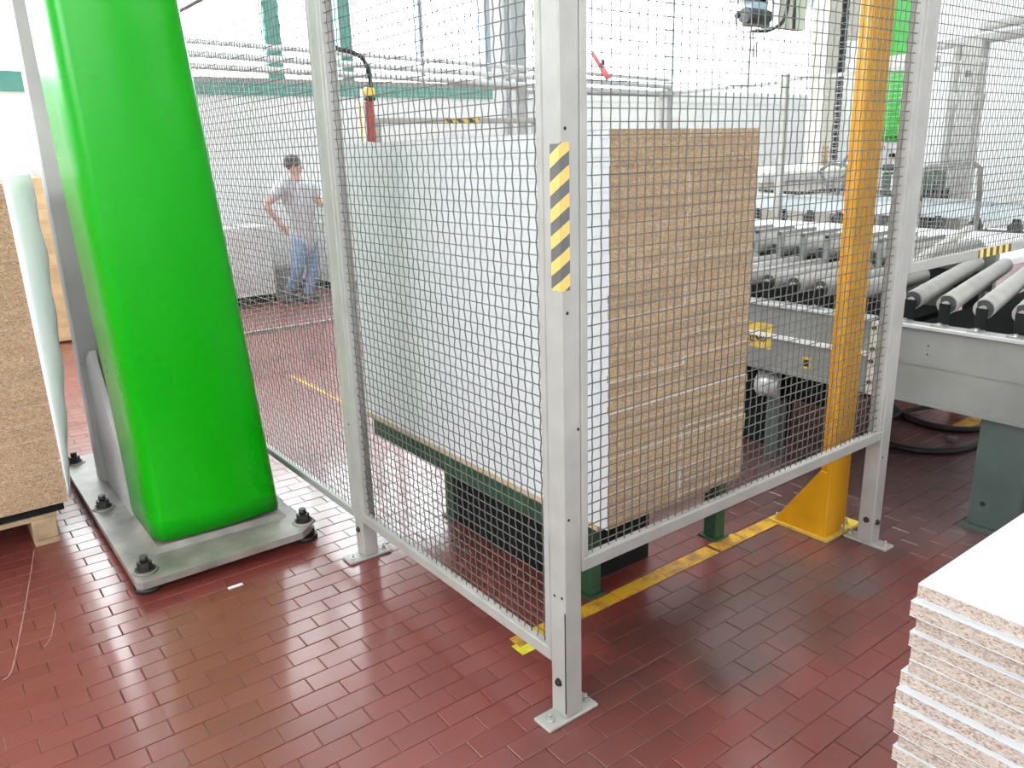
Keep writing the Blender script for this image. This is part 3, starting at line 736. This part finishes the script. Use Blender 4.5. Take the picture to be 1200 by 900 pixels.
cb = conveyor(.36, 3.3, 'grey roller conveyor behind the tall stack with a warning sticker', range(3, 21), True, x_end=2.98)
for y in (.9, 3.1):
    for x in (KX+.06, 2.88):
        MB().bbox((x, y-.04, 0), (x+.08, y+.04, .52), .004).build('leg', 'convleg', cb)
for y in (1.0, .60):
    MB().box((KX-.003, y-.03, .865), (KX-.002, y+.03, .866)).build('spacer_mark', 'conv', cb)
# end plate with bolts where the two beds meet
ep = MB().box((KX-.012, .315, .50), (KX+.05, .352, .845)).build('end_plate', 'beige', cb)
for zz in (.82, .72, .66, .56): MB().cyl((KX-.022, .335, zz), (KX-.010, .335, zz), .010, 8).build('bolt', 'bolt', ep)
# upright guide brackets along the far side of the bed
for k in range(1, 16):
    y = .48+k*.163
    br = MB().bbox((3.035, y-.016, .80), (3.055, y+.016, 1.12), .003).build('guide_bracket', 'conv', cb)
    MB().box((3.035, y-.014, 1.105), (3.42, y+.014, 1.125)).build('bracket_arm', 'conv', br)
    r2 = MB().cyl((3.12, y+.08, 1.0), (4.05, y+.08, 1.0), .042, 16).build('roller', 'roller', cb); MB().cyl((3.112, y+.08, 1.0), (3.121, y+.08, 1.0), .036, 16).build('end_cap', 'rend', r2)
MB().box((3.06, .60, .72), (3.11, 3.2, .93)).build('lane_rail', 'conv', cb); MB().box((4.05, .60, .72), (4.10, 3.2, 1.0)).build('lane_rail', 'conv', cb); MB().box((3.11, .60, .74), (4.05, 3.2, .84)).build('under_tray', 'under', cb)
for y in (.7, 2.9): MB().box((4.02, y-.04, 0), (4.10, y+.04, .72)).build('leg', 'convleg', cb)
a, b = U(1058, 316, 2, 1.02), U(1138, 267, 2, 1.02)
tr = MB().tube([a, b], .028, 4).build('guide_bar', 'beige', cb)
# sticker with warning pictograms
sa, sb = U(873, 400, 0, KX), U(904, 424, 0, KX)
sk = MB().box((KX-.0015, sb.y, .615), (KX-.0003, sa.y, .750)).build('warning_sticker', 'yplate', cb); tag(sk, 'yellow warning sticker with black pictograms')
yc0, yc1 = sa.y, sb.y
def yzpoly(pts, name, m, par, x=KX-.0022): MB().prism(pts, x, x+.0005, 0).build(name, m, par)
tri = [(yc0-.012, .648), (yc0-.060, .648), (yc0-.036, .70)]
for i in range(3):
    a, b = Vector(tri[i]), Vector(tri[(i+1) % 3]); d = (b-a).normalized(); n = Vector((-d.y, d.x))*.0035
    yzpoly([tuple(a-n), tuple(b-n), tuple(b+n), tuple(a+n)], 'triangle_border', 'black', sk)
yzpoly([(yc0-.030, .655), (yc0-.042, .655), (yc0-.036, .685)], 'pictogram', 'black', sk)
cxx = yc0-.085
for rr0, rr1, aa, bb, nm in ((.010, .022, 0, 360, 'ring'), (.027, .034, -60, 60, 'arc'), (.040, .046, -45, 45, 'arc')):
    st = 14
    for i in range(st):
        t0, t1 = R(aa+(bb-aa)*i/st), R(aa+(bb-aa)*(i+1)/st)
        if i == 0: bl = MB()
        bl.prism([(cxx-rr0*math.cos(t0), .678+rr0*math.sin(t0)), (cxx-rr1*math.cos(t0), .678+rr1*math.sin(t0)), (cxx-rr1*math.cos(t1), .678+rr1*math.sin(t1)), (cxx-rr0*math.cos(t1), .678+rr0*math.sin(t1))], KX-.0022, KX-.0017, 0)
    bl.build(nm, 'black', sk)
ss = U(945, 425, 0, KX)
s2 = MB().box((KX-.0015, ss.y-.022, ss.z-.03), (KX-.0003, ss.y+.022, ss.z+.03)).build('serial_sticker', 'yplate', cb)
yzpoly([(ss.y-.015, ss.z-.02), (ss.y+.015, ss.z-.02), (ss.y+.015, ss.z+.015), (ss.y-.015, ss.z+.015)], 'pictogram', 'black', s2)
# motor under the bed
gmot = MB().bbox((2.32, .98, .30), (2.62, 1.30, .50), .02).build('gear_motor', 'under', cb); MB().cyl((2.30, .86, .40), (2.30, 1.0, .40), .075, 16).build('motor_cap', 'alu', gmot)
MB().cyl((2.40, .66, .40), (2.40, .98, .40), .09, 16).build('motor', 'under', gmot)
MB().box((2.40, 1.0, .0), (2.60, 1.25, .30)).build('stand', 'under', gmot)
# cables on the floor
def cab(pts, r, lab):
    P = [U(u, v, 2, r+h) for u, v, h in pts]
    tag(MB().tube(smooth_path(P, 5), r, 8).build('floor_cable', 'cable', base=(P[0].x, P[0].y, 0)), lab, 'cable', 'black cables below the conveyor')
cab([(1012, 448, .02), (1042, 472, 0), (1058, 486, 0), (1085, 497, 0), (1120, 503, 0), (1150, 503, 0), (1190, 501, 0)], .019, 'thick black cable lying along the floor under the conveyor edge')
cab([(1018, 496, 0), (1042, 490, 0), (1062, 482, .02), (1090, 477, .04), (1118, 478, .04), (1150, 488, .02), (1185, 492, 0)], .014, 'thin grey black cable arching over the thick cable')
cab([(1010, 512, 0), (1038, 520, 0), (1070, 527, 0), (1100, 529, 0), (1130, 526, 0), (1158, 516, 0), (1190, 508, 0)], .018, 'black cable curving below the others near the conveyor leg')
tag(MB().box(U(1110, 516, 2, .002), U(1124, 513, 2, .022)).build('wood_offcut', 'hose', base=tuple(U(1116, 515, 2, 0))), 'small grey offcut lying between the black cables', 'offcut')
tag(MB().box((-.333, 1.345, .001), (-.275, 1.362, .004)).build('paper_scrap', 'lam', base=(-.30, 1.355, 0)), 'small white scrap on the floor before the green column', 'scrap')
def ribbon(pts, wd, lab):
    P = smooth_path([U(u, v, 2, .0012) for u, v in pts], 5); b = MB(); rows = []
    for i, p in enumerate(P):
        d = (P[min(i+1, len(P)-1)]-P[max(i-1, 0)]).normalized(); n = Vector((-d.y, d.x, 0))*wd*(.4+.6*abs(math.sin(i*1.7)))
        rows.append([p-n, p+n, p+n+Vector((0, 0, .0006)), p-n+Vector((0, 0, .0006))])
    tag(b.loft(rows).build('floor_scrape', 'card', base=tuple(P[0])), lab, 'scrape mark', 'pale scrapes before the pallet')
ribbon([(40, 645), (34, 685), (24, 740), (14, 785), (4, 797)], .0022, 'long pale scrape line on the floor before the pallet')
ribbon([(66, 715), (60, 745), (52, 758)], .0016, 'short pale scrape mark on the floor before the pallet')
_ps = bpy.data.objects['paper_scrap']; _p = U(277, 687, 2, 0); _ps.location = (_p.x, _p.y, 0)

# ------------------------------------------------------------------ far machinery seen through the wire
def far_beam(x, y0, y1, z0, z1, label, m='pale', wheels=True, lid=None):
    t = thing('transfer_beam', (x, (y0+y1)/2, 0), label, 'machine beam')
    MB().bbox((x, y0, z0), (x+.12, y1, z1), .006).build('beam', m, t)
    MB().box((x-.03, y0, z1), (x+.15, y1, z1+.015)).build('top_strip', lid or 'alu', t)
    if wheels:
        n = int((y1-y0)/.33)
        for i in range(n):
            y = y0+.15+i*.33
            wbk = MB().cyl((x-.05, y, z0-.06), (x+.02, y, z0-.06), .055, 12).build('wheel', 'black', t); MB().box((x-.01, y-.03, z0-.06), (x+.03, y+.03, z0+.02)).build('bracket', 'under', wbk)
    for y in (y0+.3, y1-.3): MB().box((x+.02, y-.05, 0), (x+.1, y+.05, z0)).build('leg', 'conv', t)
far_beam(6.32, .9, 5.1, .95, 1.10, 'pale blue long machine beam with dark wheels behind the roller beds')
ft = thing('belt_table', (5.1, 3, 0), 'white flat table behind the roller beds', 'table')
MB().bbox((4.30, .65, .84), (5.95, 5.0, .89), .005).build('top', 'wall', ft)
for x in (4.40, 5.85):
    for y in (.8, 2.8, 4.85): MB().box((x-.04, y-.04, 0), (x+.04, y+.04, .84)).build('leg', 'conv', ft)
for k in range(9): 
    y = .9+k*.48; wk = MB().cyl((4.23, y, .80), (4.31, y, .80), .05, 12).build('wheel', 'black', ft)
# cream bed with a beige column, chain and hoses
bedY = 5.4
mb0 = thing('machine_bed', (9.0, 5.2, 0), 'cream machine bed carrying the beige column', 'machine')
A = U(958, 192, 1, 5.4)
bx0, bz = A.x, A.z
MB().bbox((bx0-2.75, 4.4, .0), (bx0+1.6, 6.2, bz-.02), .02).build('bed', 'cream', mb0)
MB().bbox((bx0-2.8, 4.3, bz-.14), (bx0+1.7, 4.42, bz-.06), .01).build('guide_rail', 'alu', mb0)
bc = thing('beige_column', (bx0, 5.4, bz-.02), 'tall beige machine column with a dark chain beside it', 'column')
MB().bbox((bx0-.13, 5.3, bz-.02), (bx0+.17, 5.55, 4.6), .01).build('column_box', 'beige', bc); MB().box((bx0-.07, 5.27, bz-.02), (bx0+.06, 5.30, bz+.25)).build('rust_foot', 'wood', bc)
for k in range(38): 
    if k == 0: ch = MB()
    z = bz+.05+k*.085; ch.box((bx0+.23, 5.28, z), (bx0+.31, 5.38, z+.07))
ch.build('energy_chain', 'black', bc); MB().box((bx0+.38, 5.3, 3.05), (bx0+.68, 5.4, 4.6)).build('side_plate', 'beige', bc)
# lifting head with motor, cables and rod
hp = U(885, 20, 1, 4.6)
hd = thing('lifting_head', tuple(hp), 'hanging machine head with black motor, cables and a rod', 'machine')
def hb(u0, v0, u1, v1, dpt, nm, m, Y=4.6):
    a, b = U(u0, v0, 1, Y), U(u1, v1, 1, Y); MB().bbox((a.x, Y, b.z), (b.x, Y+dpt, a.z), .012).build(nm, m, hd)
hb(884, -14, 900, 26, .12, 'housing', 'blue'); hb(918, -60, 943, 36, .10, 'profile', 'beige'); hb(870, -8, 900, 4, .2, 'top_cover', 'alu')
a = U(872, 18, 1, 4.5); b = U(898, 21, 1, 4.5); MB().cyl(a, b, .085, 14).build('motor', 'black', hd)
a = U(872, 28, 1, 4.5); b = U(900, 30, 1, 4.5); MB().cyl(a, b, .03, 10).build('shaft', 'hose', hd)
MB().sphere(U(864, 18, 1, 4.5), .035).build('knob', 'black', hd)
MB().tube([U(882, 34, 1, 4.55), U(883, 68, 1, 4.55)], .018, 8).build('rod', 'alu', hd); MB().tube([U(886, 34, 1, 4.55), U(886, 68, 1, 4.55)], .008, 6).build('rod', 'hose', hd)
for pts, r in (([(884, 36), (900, 36), (915, 28), (922, 12), (926, -20)], .022), ([(862, 20), (864, 34), (872, 38), (884, 36)], .007), ([(906, -30), (906, 5), (904, 18)], .012), ([(931, -40), (931, 10), (930, 34)], .020)):
    MB().tube(smooth_path([U(u, v, 1, 4.5) for u, v in pts], 5), r, 6).build('cable', 'cable', hd)
MB().tube([U(884, 36, 1, 4.5), U(912, 32, 1, 4.5)], .018, 8).build('pipe', 'alu', hd)
MB().box(U(905, -200, 1, 4.62), U(960, -60, 1, 4.75)).build('carriage', 'steel', hd)
# far green column
ga = U(1000, 60, 0, 8.2); gb = U(1062, 165, 0, 8.2)
gf = thing('far_green_column', (8.4, (ga.y+gb.y)/2, 0), 'distant green sheathed column behind the yellow column', 'column')
MB().bbox((8.2, gb.y, gb.z), (8.7, ga.y, 4.8), .08).build('sheath', 'green', gf); MB().bbox((8.28, gb.y+.06, 0), (8.62, ga.y-.06, gb.z), .02).build('pedestal', 'steel', gf)
MB().box((8.15, gb.y-.02, 2.42), (8.75, ga.y+.02, 2.58)).build('clamp_band', 'beige', gf)
# motors and hoses on the far bed
mm = thing('valve_block', tuple(U(1048, 190, 0, 6.62)), 'cluster of pneumatic valves beside the yellow column', 'valves')
for u0, v0, u1, v1, m in ((1038, 171, 1052, 190, 'steel'), (1041, 178, 1056, 186, 'black'), (1033, 193, 1050, 200, 'black'), (1034, 202, 1043, 222, 'dgreen'), (1044, 204, 1056, 224, 'alu')):
    a, b = U(u0, v0, 0, 6.62), U(u1, v1, 0, 6.62); MB().bbox((6.62, b.y, b.z), (6.74, a.y, a.z), .01).build('valve', m, mm)
for pts in ([(1036, 172), (1015, 185), (996, 182), (985, 196)], [(1008, 186), (990, 204), (966, 214)], [(1000, 178), (990, 210), (976, 236)], [(962, 199), (975, 192), (998, 196)], [(1000, 200), (985, 222), (970, 218)], [(960, 200), (968, 216), (972, 226)]):
    MB().tube(smooth_path([U(u, v, 0, 6.56) for u, v in pts], 5), .018, 6).build('hose', 'hose', mm)
a, b = U(890, 222, 0, 6.56), U(1060, 222, 0, 6.56)
MB().tube(smooth_path([(6.56, a.y, a.z), (6.56, a.y*.7+b.y*.3, a.z-.03), (6.56, a.y*.4+b.y*.6, a.z+.02), (6.56, b.y, a.z-.02)], 6), .02, 6).build('hose', 'cable', mm)
a, b = U(1033, 223, 0, 6.62), U(1056, 223, 0, 6.62); MB().box((6.62, b.y, 0), (6.74, a.y, a.z)).build('stand', 'conv', mm)
# guard frame and posts right of the fence post
gr = thing('guard_rail', tuple(U(1120, 232, 0, 6.2)), 'bent grey guard tube beside the far green motor', 'guard rail')
pts = [U(1078, 236, 0, 6.2), U(1083, 198, 0, 6.2), U(1090, 195.5, 0, 6.2), U(1120, 193.5, 0, 6.2), U(1142, 192, 0, 6.2), U(1149, 197, 0, 6.2), U(1147, 236, 0, 6.2)]
MB().tube(pts, .022, 8).build('tube', 'hose', gr); 
for u in (1078, 1147): q = U(u, 236, 0, 6.2); MB().cyl((6.2, q.y, 0), (6.2, q.y, q.z), .022, 8).build('leg', 'hose', gr)
gmo = thing('green_motor', tuple(U(1088, 225, 0, 6.62)), 'small green motor standing under the guard tube', 'motor')
a, b = U(1080, 200, 0, 6.62), U(1096, 232, 0, 6.62); MB().bbox((6.62, b.y, b.z+.08), (6.82, a.y, a.z), .02).build('housing', 'dgreen', gmo); MB().box((6.60, b.y-.02, 0), (6.84, a.y+.02, b.z+.08)).build('stand', 'under', gmo); MB().box((6.60, b.y-.05, b.z), (6.62, b.y+.02, a.z-.1)).build('terminal_box', 'black', gmo)
gf2 = thing('gantry_frame', (7.2, .9, 0), 'pale grey portal frame past the short wire panel', 'frame')
def fr(u0, v0, u1, v1, r, nm='bar', X=7.2, m='fence'): MB().tube([U(u0, v0, 0, X), U(u1, v1, 0, X)], r, 4).build(nm, m, gf2)
q = U(1150, 45, 0, 7.2); 
for uu, rr in ((1124, .035), (1146, .085)):
    p_ = U(uu, 45, 0, 7.2); MB().bbox((7.2-rr, p_.y-rr, 0), (7.2+rr, p_.y+rr, p_.z), .01).build('upright', 'fence', gf2)
fr(1098, 54, 1215, 36, .055, 'head_beam'); fr(1120, 118, 1150, 119, .10, 'cross_plate')
fr(1150, 32, 1215, 20, .05, 'upper_beam')
MB().box(U(1133, 83, 0, 7.1), U(1136, 90, 0, 7.08)).build('latch', 'black', gf2)

# pendant control hanging in the cage
pn = thing('control_pendant', tuple(U(436, 166, 1, 2.5)), 'red and yellow control pendant hanging on a black cable', 'control')
PY = 2.5
def pb(u0, v0, u1, v1, nm, m, y=PY, d=.045):
    a, b = U(u0, v0, 1, y), U(u1, v1, 1, y); MB().bbox((min(a.x, b.x), y, b.z), (max(a.x, b.x), y+d, a.z), .006).build(nm, m, pn)
pb(430.5, 118, 442, 166, 'grip', 'red'); pb(429.5, 102, 440, 113, 'collar', 'yell2'); pb(430, 113, 441, 118, 'band', 'black', PY+.002, .04); pb(426, 104, 431, 166, 'side_strip', 'whitep', PY+.01); pb(423, 120, 425.5, 166, 'edge_strip', 'yell2', PY+.02, .02)
MB().tube(smooth_path([U(435, 103, 1, PY+.02), U(432, 85, 1, PY+.02), U(426, 70, 1, PY+.02), U(412, 61, 1, PY+.03), U(396, 57, 1, PY+.04), U(386, 48, 1, PY+.06), U(380, 20, 1, PY+.08), U(376, -80, 1, PY+.08)], 6), .0125, 8).build('cable', 'cable', pn)
# long far shelf beam with a strip of hazard tape
sb_ = thing('barrier_beam', (4.2, 4.3, 0), 'slim grey barrier beam with hazard tape above the tall stack', 'barrier')
a, b = U(430, 141, 1, 4.3), U(640, 138, 1, 4.3)
MB().bbox((a.x, 4.3, a.z-.025), (b.x, 4.36, a.z+.02), .006).build('bar', 'fence', sb_)
ta, tb2 = U(520, 139, 1, 4.298), U(562, 139, 1, 4.298); MB().box((ta.x, 4.298, a.z-.02), (tb2.x, 4.2995, a.z+.015)).build('hazard_tape', 'hazard_far', sb_)
for x in (a.x+.1, b.x-.1): MB().box((x-.03, 4.32, 0), (x+.03, 4.36, a.z)).build('leg', 'fence', sb_)
# white board piles by the back wall, a bin
for k, (x0, x1, y0, z1, lb) in enumerate(((.9, 2.15, 7.75, .92, 'low white board pile beside the walking worker'), (3.0, 4.6, 7.9, 1.2, 'white board pile along the back wall past the worker'))):
    n = int((z1-.1)/.04)
    t = thing('board_pile', ((x0+x1)/2, y0+.25, 0), lb, 'board pile')
    MB().box((x0, y0, 0), (x1, WY-.05, .1)).build('bearer', 'under', t)
    bmx = None
    for i in range(n):
        if bmx is None:
            bmx = MB().box((x0, y0, .1), (x1, WY-.06, .138)).build('board', 'wall', t)
        else:
            o = bmx.copy(); C.objects.link(o); o.parent = t; o.location = (random.gauss(0, .006), random.gauss(0, .006), i*.04)
bn = thing('grey_bin', tuple(U(332, 348, 2, 0)), 'small grey metal bin at the feet of the worker', 'bin')
q = U(332, 348, 2, 0); MB().loft([[(q.x-.10, q.y-.08, 0), (q.x+.10, q.y-.08, 0), (q.x+.10, q.y+.08, 0), (q.x-.10, q.y+.08, 0)], [(q.x-.12, q.y-.1, .36), (q.x+.12, q.y-.1, .36), (q.x+.12, q.y+.1, .36), (q.x-.12, q.y+.1, .36)]]).build('body', 'greybox', bn)
MB().box((q.x-.13, q.y-.11, .36), (q.x+.13, q.y+.11, .38)).build('rim', 'greybox', bn)

# ------------------------------------------------------------------ the worker
def skin_mesh(name, joints, edges, root, m, parent, sub=2):
    names = list(joints); off = OFF[parent.name]
    me = bpy.data.meshes.new(name); me.from_pydata([tuple(Vector(joints[n][0])-off) for n in names], [(names.index(a), names.index(b)) for a, b in edges], [])
    o = bpy.data.objects.new(name, me); C.objects.link(o); o.parent = parent; me.materials.append(MT[m])
    o.modifiers.new('skin', 'SKIN')
    if not me.skin_vertices: me.attributes.new
    bpy.context.view_layer.update()
    sv = me.skin_vertices[0].data if me.skin_vertices else None
    if sv is None:
        bpy.context.view_layer.objects.active = o; bpy.ops.mesh.customdata_skin_add(); sv = me.skin_vertices[0].data
    for i, n in enumerate(names):
        r = joints[n][1]; r = r if isinstance(r, tuple) else (r, r); sv[i].radius = r; sv[i].use_root = (n == root)
    o.modifiers['skin'].use_smooth_shade = True
    s = o.modifiers.new('sub', 'SUBSURF'); s.levels = sub; s.render_levels = sub
    OFF[o.name] = off
    return o
WP = 7.50
def J(u, v, dy=0.): return U(u, v, 1, WP+dy)
foot = J(352, 353); pr = thing('person', (foot.x, WP, 0), 'person in grey t-shirt and blue jeans stepping along the back wall', 'person')
j = dict(
    pelvis=(J(357, 281), .055), waist=(J(355, 262), .085), chest=(J(350, 232), .105), neckb=(J(346, 211), .065), neck=(J(345.5, 205), .052), head0=(J(345, 201.5), .064), head1=(J(344.5, 194), .084), head2=(J(344.5, 187), .068),
    shL=(J(331, 217, -.06), .065), elL=(J(311, 241, -.12), .042), wrL=(J(328, 262, -.14), .028), haL=(J(332, 266.5, -.15), .030),
    shR=(J(366, 218, .05), .062), elR=(J(373, 238, .02), .042), wrR=(J(381, 238, -.20), .028), haR=(J(382, 240, -.27), .030),
    hipL=(J(351, 287, -.06), .05), knL=(J(349, 318, -.10), .05), anL=(J(339, 343, .02), .042),
    hipR=(J(364, 287, .06), .05), knR=(J(367, 318, -.06), .05), anR=(J(360, 347, -.08), .042))
e = [('pelvis', 'waist'), ('waist', 'chest'), ('chest', 'neckb'), ('neckb', 'neck'), ('neck', 'head0'), ('head0', 'head1'), ('head1', 'head2'), ('chest', 'shL'), ('shL', 'elL'), ('elL', 'wrL'), ('wrL', 'haL'), ('chest', 'shR'), ('shR', 'elR'), ('elR', 'wrR'), ('wrR', 'haR'), ('pelvis', 'hipL'), ('hipL', 'knL'), ('knL', 'anL'), ('pelvis', 'hipR'), ('hipR', 'knR'), ('knR', 'anR')]
for h, dirv, side in (('L', (J(336, 273, -.16)-J(332, 266.5, -.15)).normalized(), Vector((.6, -.7, .3)).normalized()), ('R', Vector((.25, -.9, -.25)).normalized(), Vector((.2, .2, .95)).normalized())):
    base = j['ha'+h][0]
    for i, ln_ in enumerate((.060, .078, .085, .080, .062)):
        a = base+side*(.016*(i-2)); 
        if i == 0:
            m1 = base+side*-.038+dirv*.01; t1 = base+side*-.050+dirv*.045
        else:
            m1 = a+dirv*ln_*.55; t1 = a+dirv*ln_+Vector((0, .018, -.018))
        j[f'f{h}{i}a'] = (m1, .0085); j[f'f{h}{i}b'] = (t1, .007); e += [('ha'+h, f'f{h}{i}a'), (f'f{h}{i}a', f'f{h}{i}b')]
skin_mesh('body', j, e, 'pelvis', 'skin', pr)
k = lambda n, r: (j[n][0], r)
mid = lambda a, b, t: j[a][0].lerp(j[b][0], t)
ts = dict(hem=(J(358, 299), .130), waist=k('waist', .138), chest=k('chest', .158), collar=(J(347, 214), .085), shL=k('shL', .088), slL=(mid('shL', 'elL', .75), .066), shR=k('shR', .085), slR=(mid('shR', 'elR', .75), .066))
skin_mesh('tshirt', ts, [('hem', 'waist'), ('waist', 'chest'), ('chest', 'collar'), ('chest', 'shL'), ('shL', 'slL'), ('chest', 'shR'), ('shR', 'slR')], 'chest', 'shirt', pr)
tj = dict(waist=(J(358, 276), .118), pelvis=(J(358, 290), .135), hipL=k('hipL', .105), knL=k('knL', .080), anL=(J(339, 344, .02), .062), hipR=k('hipR', .105), knR=k('knR', .080), anR=(J(360, 348, -.08), .062))
skin_mesh('jeans', tj, [('waist', 'pelvis'), ('pelvis', 'hipL'), ('hipL', 'knL'), ('knL', 'anL'), ('pelvis', 'hipR'), ('hipR', 'knR'), ('knR', 'anR')], 'pelvis', 'jeans', pr)
for a in ('anL', 'anR'):
    p = j[a][0]; MB().loft([[(p.x+dx*s, p.y+dy*s, z) for dx, dy in ((-.06, -.05), (.02, -.055), (.13, -.045), (.17, 0), (.13, .045), (.02, .055), (-.06, .05))] for z, s in ((0., 1.), (.03, 1.02), (.07, .8), (.11, .55))], smooth=True).build('shoe', 'shoe', pr)
hc = j['head1'][0]
MB().sphere(hc+Vector((-.012, .012, .035)), .098, .098, .092, 16, 10).build('hair', 'hair', pr)
fx = Vector((.80, -.45, 0)).normalized(); fs_ = Vector((-fx.y, fx.x, 0))
MB().sphere(hc+fx*.085+Vector((0, 0, -.025)), .018, .018, .024, 8, 6).build('nose', 'skin', pr)
for s in (-1, 1):
    MB().sphere(hc+fx*.074+fs_*.032*s+Vector((0, 0, .0)), .010, n=8, m=6).build('eye', 'eye', pr)
    MB().sphere(hc+fs_*.088*s+Vector((0, 0, -.015)), .012, .012, .028, 8, 6).build('ear', 'skin', pr)
MB().sphere(hc+fx*.078+Vector((0, 0, -.062)), .008, .022, .007, 8, 6).build('mouth', 'lip', pr)
